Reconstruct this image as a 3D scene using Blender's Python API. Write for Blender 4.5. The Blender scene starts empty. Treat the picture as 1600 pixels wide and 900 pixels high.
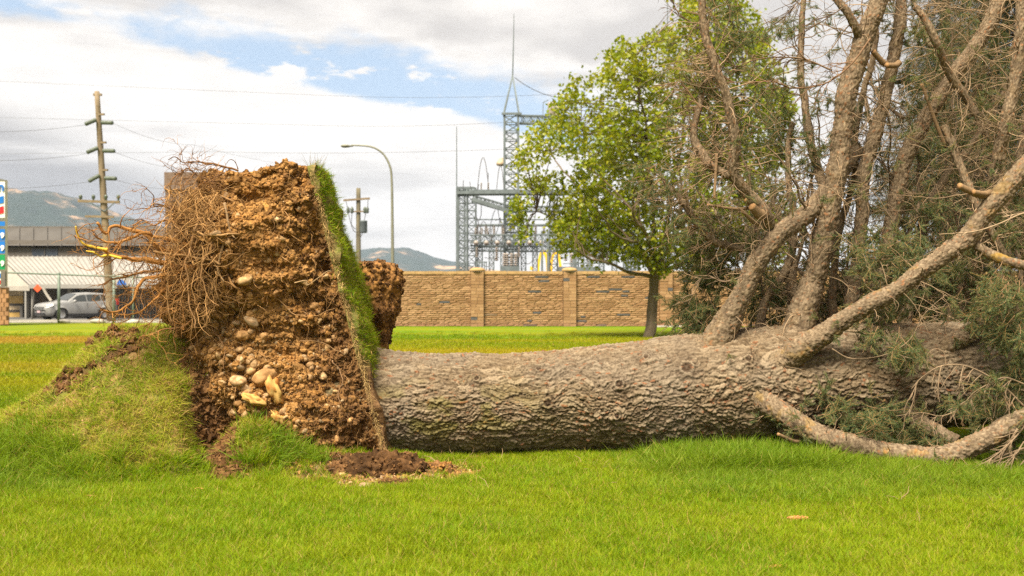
import bpy, math, random
import numpy as np
from mathutils import Vector

# ------------------------------------------------------------------ camera, world, sun, exposure
SC = bpy.context.scene
CAMH, HOR, F = 1.4, 464.0, 1600.0          # eye height (m), horizon row and focal length in photograph pixels
cam = bpy.data.objects.new('camera', bpy.data.cameras.new('camera'))
SC.collection.objects.link(cam); SC.camera = cam
cam.location = (0, 0, CAMH); cam.rotation_euler = (math.radians(90), 0, 0)
cam.data.lens = 36; cam.data.sensor_width = 36; cam.data.shift_y = 14 / 1600
cam.data.clip_start = 0.1; cam.data.clip_end = 20000
cam.data.dof.use_dof = True; cam.data.dof.focus_distance = 8.7; cam.data.dof.aperture_fstop = 2.5
SC.view_settings.view_transform = 'Standard'; SC.view_settings.look = 'None'
SC.view_settings.exposure = 1.66; SC.view_settings.gamma = 1
SC.render.engine = 'CYCLES'
HAZE = 0.00013
SC.cycles.max_bounces = 6; SC.cycles.diffuse_bounces = 3; SC.cycles.transparent_max_bounces = 8
SC.cycles.volume_bounces = 0; SC.cycles.use_denoising = False
SUN_EL, SUN_AZ = 57.0, -152.0               # the sun stands high, behind the camera to the left (azimuth from +Y, clockwise)
sun = bpy.data.objects.new('sun', bpy.data.lights.new('sun', 'SUN'))
SC.collection.objects.link(sun)
sun.data.energy = 3.8; sun.data.angle = math.radians(28); sun.data.color = (1.0, .90, .74)
_a, _e = math.radians(SUN_AZ), math.radians(SUN_EL)
_sd = Vector((math.sin(_a) * math.cos(_e), math.cos(_a) * math.cos(_e), math.sin(_e)))
sun.rotation_euler = _sd.to_track_quat('Z', 'Y').to_euler()

class NT:
    """short-hand for building a node tree"""
    def __init__(s, tree): s.t = tree; tree.nodes.clear()
    def n(s, kind, **kw):
        nd = s.t.nodes.new(kind)
        for k, v in kw.items():
            if k.startswith('i_'):
                key = k[2:]
                key = int(key) if key.isdigit() else key.replace('_', ' ')
                s.set(nd, key, v)
            else: setattr(nd, k, v)
        return nd
    def set(s, nd, key, v):
        sock = nd.inputs[key]
        if isinstance(v, bpy.types.NodeSocket): s.t.links.new(v, sock)
        elif isinstance(v, bpy.types.Node): s.t.links.new(v.outputs[0], sock)
        else:
            if sock.type == 'RGBA' and len(v) == 3: v = (*v, 1)
            sock.default_value = v
    def math(s, op, a, b=0.0, c=None, clamp=False):
        nd = s.n('ShaderNodeMath', operation=op, use_clamp=clamp)
        s.set(nd, 0, a); s.set(nd, 1, b)
        if c is not None: s.set(nd, 2, c)
        return nd.outputs[0]
    def mix(s, f, a, b, mode='MIX'):
        nd = s.n('ShaderNodeMix', data_type='RGBA', blend_type=mode)
        s.set(nd, 0, f); s.set(nd, 6, a); s.set(nd, 7, b)
        return nd.outputs[2]
    def noise(s, vec, scale, detail=3, rough=.55, dist=0.0, out=0):
        nd = s.n('ShaderNodeTexNoise'); 
        if vec is not None: s.set(nd, 'Vector', vec)
        s.set(nd, 'Scale', scale); s.set(nd, 'Detail', detail); s.set(nd, 'Roughness', rough); s.set(nd, 'Distortion', dist)
        return nd.outputs[out]
    def ramp(s, f, lo, hi, a=0.0, b=1.0, smooth=True):
        nd = s.n('ShaderNodeMapRange', interpolation_type='SMOOTHSTEP' if smooth else 'LINEAR')
        s.set(nd, 'Value', f); s.set(nd, 'From Min', lo); s.set(nd, 'From Max', hi); s.set(nd, 'To Min', a); s.set(nd, 'To Max', b)
        return nd.outputs[0]
    def scale(s, vec, sc):
        nd = s.n('ShaderNodeVectorMath', operation='MULTIPLY'); s.set(nd, 0, vec); s.set(nd, 1, sc); return nd.outputs[0]
    def dot(s, vec, b):
        nd = s.n('ShaderNodeVectorMath', operation='DOT_PRODUCT'); s.set(nd, 0, vec); s.set(nd, 1, b); return nd.outputs['Value']

W = bpy.data.worlds.new('World'); SC.world = W; W.use_nodes = True
t = NT(W.node_tree)
WS = 0.1                                    # world strength; cloud radiances below are divided by it
sky = t.n('ShaderNodeTexSky', sky_type='NISHITA', sun_disc=False, sun_elevation=_e, sun_rotation=_a,
          air_density=1.0, dust_density=.6, ozone_density=1.6)
d = t.n('ShaderNodeTexCoord').outputs['Generated']
d = t.n('ShaderNodeVectorMath', operation='NORMALIZE', i_0=d).outputs[0]
def plane(a, b):
    """unit normal (pointing up) of the great circle through two directions seen at two pixels"""
    va, vb = [Vector(((p[0] - 800) / F, 1, (HOR - p[1]) / F)) for p in (a, b)]
    n = vb.cross(va).normalized()
    return tuple(n if n.z > 0 else -n)
wob = t.noise(t.scale(d, (1, 1, 2.2)), 7, 6, .58)
wob2 = t.noise(t.scale(d, (1, 1, 2.4)), 26, 5, .6)
low = t.math('SUBTRACT', t.dot(d, plane((0, 20), (640, 172))), t.math('MULTIPLY', t.math('SUBTRACT', wob, .5), .035))
low = t.math('ADD', low, t.math('MULTIPLY', t.math('SUBTRACT', wob2, .5), .008))
upn = t.math('MULTIPLY', t.math('SUBTRACT', wob, .5), .15)
up = t.math('ADD', t.dot(d, plane((100, 0), (830, 135))), upn)
up = t.math('ADD', up, t.math('MULTIPLY', t.math('SUBTRACT', wob2, .5), .05))
clear_low = t.ramp(low, -.004, .010)
clear_up = t.ramp(up, -.03, .035, 1, 0)
sep = t.n('ShaderNodeSeparateXYZ', i_0=d)
az = t.ramp(t.math('ADD', sep.outputs[0], t.math('MULTIPLY', upn, .4)), .05, .12, 1, 0)
blue = t.math('MULTIPLY', t.math('MULTIPLY', clear_low, clear_up), az)
wisp = t.ramp(t.noise(t.scale(d, (1, 1, 3.2)), 15, 6, .62), .52, .64, 0, .85)
cover = t.math('SUBTRACT', 1, t.math('MULTIPLY', blue, t.math('SUBTRACT', 1, wisp)))
thin = t.noise(t.scale(d, (1, 1, 3)), 14, 6, .62)
# grey undersides: layers stretched along the horizon, strongest low down on the left
lay = t.noise(t.scale(d, (.8, .8, 7)), 3.6, 6, .55)
body = t.noise(t.scale(d, (1, 1, 2.6)), 5.5, 6, .5)
under = t.ramp(t.dot(d, plane((0, 130), (520, 335))), -.055, .005, 1, 0)
g1 = t.math('MULTIPLY', under, t.ramp(lay, .20, .48))
g2 = t.math('MULTIPLY', t.ramp(up, .0, .05), t.ramp(body, .30, .56))
g3 = t.math('MULTIPLY', t.ramp(lay, .46, .66), .5)
grey = t.math('MAXIMUM', t.math('MAXIMUM', g1, t.math('MULTIPLY', g2, .55)), g3)
cl = t.mix(grey, tuple(c * 1.0 / WS for c in (.385, .362, .335)), tuple(c / WS for c in (.122, .112, .108)))
cl = t.mix(t.ramp(thin, .35, .75, 0, .35), cl, tuple(c / WS for c in (.22, .207, .20)))
skyc = t.mix(1.0, sky, (1.15, 1.0, 1.0), 'MULTIPLY')
bl = t.mix(.8, skyc, tuple(c / WS for c in (.140, .190, .238)))
col = t.mix(t.ramp(cover, 0, 1), bl, cl)
bg = t.n('ShaderNodeBackground', i_Color=col, i_Strength=WS)
t.n('ShaderNodeOutputWorld', i_Surface=bg.outputs[0])

# ------------------------------------------------------------------ helpers
rng = np.random.default_rng(7)
PI = math.pi
def P(px, py, Y):
    """the world point seen at a photograph pixel, Y metres ahead of the camera"""
    return np.array(((px - 800) / F * Y, Y, CAMH + (HOR - py) / F * Y))
def lerp(a, b, t): return a + (b - a) * t
def sstep(a, b, x):
    t = np.clip((np.asarray(x, float) - a) / (b - a), 0, 1); return t * t * (3 - 2 * t)
def nrm(v): return v / np.maximum(np.linalg.norm(v, axis=-1, keepdims=True), 1e-9)

def _hash(i, j, k, s):
    h = (i.astype(np.int64) * 374761393 + j.astype(np.int64) * 668265263 + k.astype(np.int64) * 2147483647 + s * 974634777) & 0xffffffff
    h = ((h ^ (h >> 13)) * 1274126177) & 0xffffffff
    h = ((h ^ (h >> 15)) * 2246822519) & 0xffffffff
    return ((h ^ (h >> 16)) & 0xffffff).astype(np.float32) / 16777216.0
def vnoise(p, seed=0):
    """value noise in -1..1 at points (N,3)"""
    p = np.asarray(p, np.float64); i = np.floor(p).astype(np.int64); f = (p - i)
    u = f * f * f * (f * (f * 6 - 15) + 10)
    r = 0
    for dx in (0, 1):
        wx = u[:, 0] if dx else 1 - u[:, 0]
        for dy in (0, 1):
            wy = u[:, 1] if dy else 1 - u[:, 1]
            for dz in (0, 1):
                wz = u[:, 2] if dz else 1 - u[:, 2]
                r = r + wx * wy * wz * _hash(i[:, 0] + dx, i[:, 1] + dy, i[:, 2] + dz, seed)
    return r * 2 - 1
def fbm(p, octv=4, seed=0, gain=.5):
    a, r, q = 1.0, 0, np.asarray(p, float)
    for o in range(octv):
        r = r + a * vnoise(q, seed + o * 17); q = q * 2.03 + 11.3; a *= gain
    return r
def worley(p, seed=0):
    """F1, F2, cell random value, and the offset to the nearest centre"""
    p = np.asarray(p, np.float64); i = np.floor(p).astype(np.int64); n = len(p)
    f1 = np.full(n, 9.0); f2 = np.full(n, 9.0); cid = np.zeros(n); off = np.zeros((n, 3))
    for dx in (-1, 0, 1):
        for dy in (-1, 0, 1):
            for dz in (-1, 0, 1):
                a, b, c = i[:, 0] + dx, i[:, 1] + dy, i[:, 2] + dz
                q = np.stack((a + _hash(a, b, c, seed), b + _hash(a, b, c, seed + 1), c + _hash(a, b, c, seed + 2)), 1) - p
                dd = np.sqrt((q * q).sum(1))
                m = dd < f1
                f2 = np.where(m, f1, np.minimum(f2, dd)); cid = np.where(m, _hash(a, b, c, seed + 3), cid)
                off[m] = q[m]; f1 = np.where(m, dd, f1)
    return f1, f2, cid, off

ORG = {}
def mesh(name, V, F_, attrs=None, smooth=True, uv=None):
    V = np.asarray(V, np.float32)
    me = bpy.data.meshes.new(name)
    if isinstance(F_, np.ndarray): groups = [F_]
    else: groups = [np.asarray(g) for g in F_ if len(g)]
    me.vertices.add(len(V)); me.vertices.foreach_set('co', V.ravel())
    tot = sum(g.size for g in groups); nf = sum(len(g) for g in groups)
    me.loops.add(tot); me.polygons.add(nf)
    me.loops.foreach_set('vertex_index', np.concatenate([g.ravel() for g in groups]).astype(np.int32))
    sizes = np.concatenate([np.full(len(g), g.shape[1]) for g in groups])
    st = np.concatenate(([0], np.cumsum(sizes)[:-1]))
    me.polygons.foreach_set('loop_start', st.astype(np.int32))
    me.polygons.foreach_set('loop_total', sizes.astype(np.int32))
    me.polygons.foreach_set('use_smooth', np.full(nf, smooth))
    for k, a in (attrs or {}).items():
        a = np.asarray(a, np.float32)
        if a.ndim == 1:
            at = me.attributes.new(k, 'FLOAT', 'POINT'); at.data.foreach_set('value', a)
        else:
            if a.shape[1] == 3: a = np.concatenate((a, np.ones((len(a), 1), np.float32)), 1)
            at = me.attributes.new(k, 'FLOAT_COLOR', 'POINT'); at.data.foreach_set('color', a.ravel())
    me.update(calc_edges=True)
    return me
def tag(o, label=None, cat=None, group=None, kind=None):
    if label: o['label'] = label
    if cat: o['category'] = cat
    if group: o['group'] = group
    if kind: o['kind'] = kind
    return o
def thing(name, loc, label, cat, group=None):
    o = bpy.data.objects.new(name, None); SC.collection.objects.link(o); o.location = loc
    o.empty_display_size = .2; ORG[o.name] = np.array(loc, float)
    return tag(o, label, cat, group)
def link(name, me, mat=None, parent=None):
    if mat and not me.materials: me.materials.append(mat)
    o = bpy.data.objects.new(name, me); SC.collection.objects.link(o)
    if parent: o.parent = parent
    ORG[o.name] = ORG[parent.name] if parent else np.zeros(3)
    return o
def put(name, V, F_, mat, parent=None, attrs=None, smooth=True):
    """link a mesh whose vertices are given in world coordinates"""
    V = np.asarray(V, float)
    if parent is not None: V = V - ORG[parent.name]
    return link(name, mesh(name, V, F_, attrs, smooth), mat, parent)
def base_put(name, V, F_, mat, label, cat, group=None, attrs=None, smooth=True):
    """a thing of one mesh, its origin at its own base"""
    V = np.asarray(V, float); c = np.array((V[:, 0].mean(), V[:, 1].mean(), V[:, 2].min()))
    o = link(name, mesh(name, V - c, F_, attrs, smooth), mat); o.location = c; ORG[o.name] = c
    return tag(o, label, cat, group)

def grid_faces(nu, nv, closed_u=False, off=0):
    """quads of a (nv rows, nu columns) vertex grid"""
    a = np.arange(nu if closed_u else nu - 1); b = (a + 1) % nu
    r = np.arange(nv - 1)[:, None] * nu
    f = np.stack((r + a, r + b, r + nu + b, r + nu + a), -1).reshape(-1, 4)
    return f + off
def tubes(Pt, R, sides=5, cap=True):
    """many tubes at once: Pt (N,K,3), R (N,K)"""
    Pt = np.asarray(Pt, float); R = np.asarray(R, float)
    if Pt.ndim == 2: Pt = Pt[None]; R = R[None]
    N, K, _ = Pt.shape
    T = np.empty_like(Pt); T[:, 1:-1] = Pt[:, 2:] - Pt[:, :-2]; T[:, 0] = Pt[:, 1] - Pt[:, 0]; T[:, -1] = Pt[:, -1] - Pt[:, -2]
    T = nrm(T)
    ref = np.zeros((N, 3)); m = nrm(Pt[:, -1] - Pt[:, 0]); k = np.abs(m).argmin(1); ref[np.arange(N), k] = 1
    A = nrm(np.cross(T, ref[:, None])); B = np.cross(T, A)
    th = np.arange(sides) / sides * 2 * PI
    V = Pt[:, :, None] + R[:, :, None, None] * (A[:, :, None] * np.cos(th)[None, None, :, None] + B[:, :, None] * np.sin(th)[None, None, :, None])
    f0 = grid_faces(sides, K, True)
    Fq = (f0[None] + (np.arange(N) * K * sides)[:, None, None]).reshape(-1, 4)
    V = V.reshape(-1, 3)
    if not cap: return V, [Fq]
    tipi = (np.arange(N) * K * sides)[:, None] + (K - 1) * sides + np.arange(sides)[None]
    tri = []
    if sides == 4: return V, [Fq, tipi]
    for s in range(1, sides - 1): tri.append(np.stack((tipi[:, 0], tipi[:, s], tipi[:, s + 1]), 1))
    tri0 = []
    bi = (np.arange(N) * K * sides)[:, None] + np.arange(sides)[None]
    for s in range(1, sides - 1): tri0.append(np.stack((bi[:, 0], bi[:, s + 1], bi[:, s]), 1))
    return V, [Fq, np.concatenate(tri + tri0)]
class MB:
    """collects shapes and links them as ONE mesh"""
    def __init__(s): s.V = []; s.G = {}; s.n = 0; s.A = []
    def add(s, V, Fs, val=0.0):
        V = np.asarray(V, float).reshape(-1, 3)
        for g in ([Fs] if isinstance(Fs, np.ndarray) else Fs):
            g = np.asarray(g)
            if len(g): s.G.setdefault(g.shape[1], []).append(g + s.n)
        s.V.append(V); s.n += len(V); s.A.append(np.full(len(V), val) if np.isscalar(val) else val)
        return s
    def box(s, lo, hi):
        lo, hi = np.minimum(lo, hi), np.maximum(lo, hi)
        V = np.array([[(lo, hi)[i][0], (lo, hi)[j][1], (lo, hi)[k][2]] for i in (0, 1) for j in (0, 1) for k in (0, 1)])
        return s.add(V, np.array([[0, 1, 3, 2], [4, 6, 7, 5], [0, 4, 5, 1], [2, 3, 7, 6], [0, 2, 6, 4], [1, 5, 7, 3]]))
    def bar(s, a, b, w, h=None, up=(0, 0, 1)):
        a, b = np.array(a, float), np.array(b, float); h = h or w
        d = nrm(b - a); up = np.array(up, float)
        if abs(d @ up) > .95: up = np.array((0., 1., 0.))
        x = nrm(np.cross(d, up)); y = np.cross(x, d)
        V = [e + x * sx * w / 2 + y * sy * h / 2 for e in (a, b) for sx, sy in ((-1, -1), (1, -1), (1, 1), (-1, 1))]
        return s.add(V, np.array([[0, 1, 2, 3], [7, 6, 5, 4], [0, 4, 5, 1], [1, 5, 6, 2], [2, 6, 7, 3], [3, 7, 4, 0]]))
    def tube(s, pts, r, sides=6):
        pts = np.asarray(pts, float); r = np.full(len(pts), r) if np.isscalar(r) else np.asarray(r, float)
        V, Fs = tubes(pts, r, sides); return s.add(V, Fs)
    def poly(s, pts):
        pts = np.asarray(pts, float); return s.add(pts, np.arange(len(pts))[None])
    def prism(s, pts, dv):
        """closed prism: polygon pts swept along dv"""
        pts = np.asarray(pts, float); n = len(pts); dv = np.asarray(dv, float)
        a = np.arange(n); b = (a + 1) % n
        s.add(np.concatenate((pts, pts + dv)), [np.stack((a, b, b + n, a + n), 1), a[None, ::-1] if n > 4 else a[None, ::-1], (a + n)[None]])
        return s
    def lathe(s, prof, c, sides=16, axis=2):
        prof = np.asarray(prof, float); th = np.arange(sides) / sides * 2 * PI
        V = np.zeros((len(prof), sides, 3)); V[..., 0] = prof[:, :1] * np.cos(th); V[..., 1] = prof[:, :1] * np.sin(th); V[..., 2] = prof[:, 1:]
        if axis == 0: V = V[..., [2, 0, 1]]
        if axis == 1: V = V[..., [1, 2, 0]]
        return s.add(V.reshape(-1, 3) + np.asarray(c, float), [grid_faces(sides, len(prof), True)])
    def arrays(s): return np.concatenate(s.V), [np.concatenate(g) for g in s.G.values()]
    def put(s, name, mat, parent=None, smooth=False, attr=None):
        V, Fs = s.arrays()
        return put(name, V, Fs, mat, parent, {attr: np.concatenate(s.A)} if attr else None, smooth)
    def thing(s, name, mat, label, cat, group=None, smooth=False):
        V, Fs = s.arrays(); return base_put(name, V, Fs, mat, label, cat, group, smooth=smooth)
    def mesh(s, name, smooth=False):
        V, Fs = s.arrays(); return mesh(name, V, Fs, smooth=smooth)

def rdir(n):
    v = rng.normal(size=(n, 3)); return nrm(v)
def wander(p0, d0, L, K, curl=.25, grav=0.0, seed=None):
    """(N,K,3) random-walk curves from p0 along d0 with total length L"""
    N = len(p0); L = np.broadcast_to(L, (N,)); out = np.zeros((N, K, 3)); out[:, 0] = p0
    d = nrm(np.asarray(d0, float)); st = (L / (K - 1))[:, None]; bias = rdir(N) * curl * .5
    g = np.array((0, 0, -1.0))
    for k in range(1, K):
        d = nrm(d + rdir(N) * curl + bias + g * grav); out[:, k] = out[:, k - 1] + d * st
    return out
def euler_from_z(z, spin):
    """XYZ eulers that turn +Z to z with a spin about it"""
    z = nrm(np.asarray(z, float)); ref = np.where(np.abs(z[:, 2:3]) < .95, np.array((0, 0, 1.0)), np.array((1.0, 0, 0)))
    x = nrm(np.cross(ref, z)); y = np.cross(z, x)
    c, s_ = np.cos(spin)[:, None], np.sin(spin)[:, None]
    X = x * c + y * s_; Y = -x * s_ + y * c
    ry = np.arcsin(np.clip(-X[:, 2], -1, 1)); rx = np.arctan2(Y[:, 2], z[:, 2]); rz = np.arctan2(X[:, 1], X[:, 0])
    return np.stack((rx, ry, rz), 1)
def scatter(name, pts, rot, scl, idx, protos, parent=None, kind='stuff'):
    """one object: small pieces nobody could count, instanced on points by geometry nodes"""
    pts = np.asarray(pts, float) - (ORG[parent.name] if parent else 0)
    me = bpy.data.meshes.new(name); n = len(pts)
    me.vertices.add(n); me.vertices.foreach_set('co', pts.astype(np.float32).ravel())
    a = me.attributes.new('rot', 'FLOAT_VECTOR', 'POINT'); a.data.foreach_set('vector', np.asarray(rot, np.float32).ravel())
    scl = np.asarray(scl, np.float32); scl = np.repeat(scl[:, None], 3, 1) if scl.ndim == 1 else scl
    a = me.attributes.new('scl', 'FLOAT_VECTOR', 'POINT'); a.data.foreach_set('vector', scl.ravel())
    a = me.attributes.new('idx', 'INT', 'POINT'); a.data.foreach_set('value', np.asarray(idx, np.int32))
    o = bpy.data.objects.new(name, me); SC.collection.objects.link(o)
    if parent: o.parent = parent
    ORG[o.name] = ORG[parent.name] if parent else np.zeros(3)
    o['kind'] = kind
    key = 'set_' + protos[0].name
    colx = bpy.data.collections.get(key)
    if colx is None:
        colx = bpy.data.collections.new(key)
        for i, m in enumerate(protos):
            po = bpy.data.objects.new('%s_%02d' % (key, i), m); colx.objects.link(po)
    ng = bpy.data.node_groups.get('scatter_' + key)
    if ng is None:
        ng = bpy.data.node_groups.new('scatter_' + key, 'GeometryNodeTree')
        ng.interface.new_socket('Geometry', in_out='INPUT', socket_type='NodeSocketGeometry')
        ng.interface.new_socket('Geometry', in_out='OUTPUT', socket_type='NodeSocketGeometry')
        N_ = ng.nodes; L_ = ng.links
        gi = N_.new('NodeGroupInput'); go = N_.new('NodeGroupOutput'); ip = N_.new('GeometryNodeInstanceOnPoints')
        ci = N_.new('GeometryNodeCollectionInfo'); ci.inputs['Collection'].default_value = colx
        ci.inputs['Separate Children'].default_value = True; ci.inputs['Reset Children'].default_value = True
        def at(nm, ty):
            q = N_.new('GeometryNodeInputNamedAttribute'); q.data_type = ty; q.inputs['Name'].default_value = nm; return q.outputs['Attribute']
        L_.new(gi.outputs[0], ip.inputs['Points']); L_.new(ci.outputs[0], ip.inputs['Instance'])
        ip.inputs['Pick Instance'].default_value = True
        L_.new(at('idx', 'INT'), ip.inputs['Instance Index'])
        er = N_.new('FunctionNodeEulerToRotation'); L_.new(at('rot', 'FLOAT_VECTOR'), er.inputs[0]); L_.new(er.outputs[0], ip.inputs['Rotation'])
        L_.new(at('scl', 'FLOAT_VECTOR'), ip.inputs['Scale']); L_.new(ip.outputs[0], go.inputs[0])
    o.modifiers.new('scatter', 'NODES').node_group = ng
    return o
def sample_surface(V, T, n, keep=None):
    """n random points on triangles/quads with normals"""
    if T.shape[1] == 4: T = np.concatenate((T[:, :3], T[:, [0, 2, 3]]))
    a, b, c = V[T[:, 0]], V[T[:, 1]], V[T[:, 2]]; N = np.cross(b - a, c - a); A = np.linalg.norm(N, axis=1)
    w = A.copy()
    if keep is not None: w = w * keep((a + b + c) / 3, nrm(N))
    i = rng.choice(len(T), n, p=w / w.sum()); u = rng.random((n, 2)); m = u.sum(1) > 1; u[m] = 1 - u[m]
    return a[i] + (b[i] - a[i]) * u[:, :1] + (c[i] - a[i]) * u[:, 1:], nrm(N[i])

# ------------------------------------------------------------------ materials
def material(name, fn, spec=.2):
    m = bpy.data.materials.new(name); m.use_nodes = True; t = NT(m.node_tree)
    b = t.n('ShaderNodeBsdfPrincipled'); b.inputs['Specular IOR Level'].default_value = spec
    t.pos = t.n('ShaderNodeNewGeometry').outputs['Position']
    t.obj = t.n('ShaderNodeTexCoord').outputs['Object']
    out = fn(t, b)
    t.n('ShaderNodeOutputMaterial', i_Surface=(out or b).outputs[0])
    return m
def bump(t, b, h, strength=.5, dist=.01):
    bn = t.n('ShaderNodeBump', i_Height=h, i_Strength=strength, i_Distance=dist); t.set(b, 'Normal', bn.outputs[0])
def plain(name, col, rough=.6, metal=0.0, var=.15, scale=6.0, spec=.3, dirt=None):
    """painted or weathered surface: base colour with faint uneven wear"""
    def fn(t, b):
        n = t.noise(t.obj, scale, 5, .6); n2 = t.noise(t.scale(t.obj, (1, 1, .25)), scale * 3.1, 4, .6)
        c = t.mix(t.ramp(n, .3, .7), tuple(x * (1 - var) for x in col), tuple(min(1, x * (1 + var)) for x in col))
        c = t.mix(t.ramp(n2, .52, .75, 0, .35), c, dirt or tuple(x * .7 for x in col))
        t.set(b, 'Base Color', c); t.set(b, 'Roughness', t.ramp(n2, .3, .7, max(0, rough - .08), min(1, rough + .1))); b.inputs['Metallic'].default_value = metal
    return material(name, fn, spec)
def leafy(name, c1, c2, c3, trans=.35, rough=.5, noise_scale=.8, spec=.3):
    """leaf, blade or needle: colour differs from piece to piece and from place to place"""
    def fn(t, b):
        r = t.math('FRACT', t.math('ADD', t.n('ShaderNodeObjectInfo').outputs['Random'], t.n('ShaderNodeAttribute', attribute_name='rv').outputs['Fac'])); n = t.noise(t.pos, noise_scale, 3, .6)
        c = t.mix(t.ramp(n, .35, .65), c1, c2); c = t.mix(t.math('MULTIPLY', t.math('POWER', r, 2.0), .8), c, c3)
        t.set(b, 'Base Color', c); b.inputs['Roughness'].default_value = rough
        tr = t.n('ShaderNodeBsdfTranslucent', i_Color=t.mix(1.0, c, (1.15, 1.1, .6), 'MULTIPLY'))
        mx = t.n('ShaderNodeMixShader'); t.set(mx, 0, trans); t.set(mx, 1, b.outputs[0]); t.set(mx, 2, tr.outputs[0])
        return mx
    return material(name, fn, spec)
def colmat(name, rough=.9, fine=60.0, fs=.25, bs=.4, bd=.006, spec=.15):
    """earth, bark, stone: colour from the mesh's own 'col' attribute, broken up by fine grain"""
    def fn(t, b):
        a = t.n('ShaderNodeAttribute', attribute_name='col').outputs['Color']
        n = t.noise(t.pos, fine, 5, .65); n2 = t.noise(t.pos, fine * 4.3, 3, .6)
        c = t.mix(1.0, a, t.mix(t.ramp(n, .25, .75), (1 - fs,) * 3, (1 + fs,) * 3), 'MULTIPLY')
        t.set(b, 'Base Color', c); b.inputs['Roughness'].default_value = rough
        bump(t, b, t.math('ADD', n, t.math('MULTIPLY', n2, .5)), bs, bd)
    return material(name, fn, spec)
# ------------------------------------------------------------------ the ground: one sheet to the horizon, with the heaved mound
RX = np.array([-5.6, -5.0, -4.6, -4.40, -4.18, -3.85, -3.69, -3.41, -3.15, -2.96, -2.70, -2.45, -2.2, -1.9])
RZ = np.array([0, .10, .24, .36, .45, .70, .90, 1.08, 1.11, 1.10, 1.00, .80, .5, .0])
def h_smooth(X, Y):
    X, Y = np.asarray(X, float), np.asarray(Y, float)
    ridge = np.interp(X, RX, RZ)
    yf = 7.25 + .25 * np.sin(X * 1.3) + .35 * sstep(-3.2, -2.3, X)
    front = sstep(0, 1, np.clip((Y - yf) / (8.85 - yf), 0, 1)) * .55 + np.clip((Y - yf) / (8.85 - yf), 0, 1) * .45
    back = sstep(9.75, 8.95, Y)
    edge = sstep(-2.36, -2.56, X + .10 * np.sin(Y * 7) + .22 * (8.6 - Y))          # torn right edge
    m = ridge * front * back * (.22 + .78 * edge)
    lump = .34 * np.exp(-((X + 2.05) / .33) ** 2 - ((Y - 8.36) / .30) ** 2)
    lump = lump + .10 * np.exp(-((X + 1.35) / .45) ** 2 - ((Y - 8.5) / .35) ** 2)
    swell = .05 * np.exp(-((X - 2.6) / 1.6) ** 2 - ((Y - 8.3) / .8) ** 2)
    far = .10 * sstep(16, 45, Y) * np.sin(X * .12 + 1.0) * 0
    return m + lump + swell + far
def hit(px, py, y0=5.5, y1=9.4):
    """where the sight line through a pixel meets the ground"""
    Ys = np.arange(y0, y1, .01); X = (px - 800) / F * Ys; Z = CAMH + (HOR - py) / F * Ys
    k = np.nonzero(h_smooth(X, Ys) > Z)[0]
    j = k[0] if len(k) else len(Ys) - 1
    return np.array((X[j], Ys[j]))
def seg_dist(X, Y, pl):
    dmin = np.full(X.shape, 9.0)
    for a, b in zip(pl[:-1], pl[1:]):
        ab = b - a; tt = np.clip(((X - a[0]) * ab[0] + (Y - a[1]) * ab[1]) / (ab @ ab), 0, 1)
        dmin = np.minimum(dmin, np.hypot(X - a[0] - tt * ab[0], Y - a[1] - tt * ab[1]))
    return dmin
CRACK1 = [hit(*p) for p in ((30, 650), (78, 619), (117, 606), (160, 578), (196, 556), (214, 548))]
CRACK2 = [hit(*p) for p in ((100, 578), (150, 545), (180, 532), (208, 530))]
CRACK3 = [hit(*p) for p in ((322, 560), (318, 610), (322, 655), (338, 700), (346, 752))]
def dirt_mask(X, Y):
    sh = X.shape; q = np.stack((X.ravel(), Y.ravel(), np.zeros(X.size)), 1)
    w = fbm(q * 5.0, 3, 3).reshape(sh); w2 = fbm(q * 22.0, 2, 9).reshape(sh)
    d1 = seg_dist(X, Y, CRACK1); d2 = seg_dist(X, Y, CRACK2); d3 = seg_dist(X, Y, CRACK3)
    m = np.maximum(sstep(.10, .02, d1 + w * .035), sstep(.09, .02, d2 + w * .04))
    m = np.maximum(m, sstep(.20, .07, d3 + w * .07))
    spill = ((X + .98) / .82) ** 2 + ((Y - 8.02) / .62) ** 2                         # loose earth spilled beside the plate
    m = np.maximum(m, sstep(1.25, .55, spill + w * .35 + w2 * .2))
    spill2 = ((X + .25) / .55) ** 2 + ((Y - 8.5) / .22) ** 2
    m = np.maximum(m, .8 * sstep(1.3, .5, spill2 + w * .5 + w2 * .3))
    pit = sstep(-2.62, -2.40, X) * sstep(-1.2, -1.6, X) * sstep(8.45, 8.62, Y) * sstep(10.6, 10.2, Y)
    back = sstep(8.98, 9.12, Y + .06 * w) * sstep(9.9, 9.6, Y) * sstep(-4.9, -4.5, X) * sstep(-2.0, -2.3, X)
    return np.clip(np.maximum(np.maximum(m, pit), back), 0, 1)
def h_ground(X, Y):
    sh = np.shape(X); X = np.asarray(X, float); Y = np.asarray(Y, float)
    z = h_smooth(X, Y)
    q = np.stack((X.ravel(), Y.ravel(), np.zeros(X.size)), 1)
    near = sstep(22, 14, Y)
    z = z + near * (fbm(q * 1.7, 3, 21).reshape(sh) * .014)
    m = h_smooth(X, Y) > .06
    z = z + np.where(m, fbm(q * 4.0, 4, 31).reshape(sh) * .040, 0)
    d1 = seg_dist(X, Y, CRACK1); d2 = seg_dist(X, Y, CRACK2); d3 = seg_dist(X, Y, CRACK3)
    z = z - .07 * np.exp(-(d1 / .035) ** 2) + .05 * np.exp(-((d1 - .07) / .05) ** 2) + .05 * np.exp(-(d2 / .08) ** 2)
    z = z - .10 * np.exp(-(d3 / .10) ** 2)
    dm = dirt_mask(X, Y)
    return z + dm * near * (fbm(q * 16, 3, 41).reshape(sh) * .022)
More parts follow.
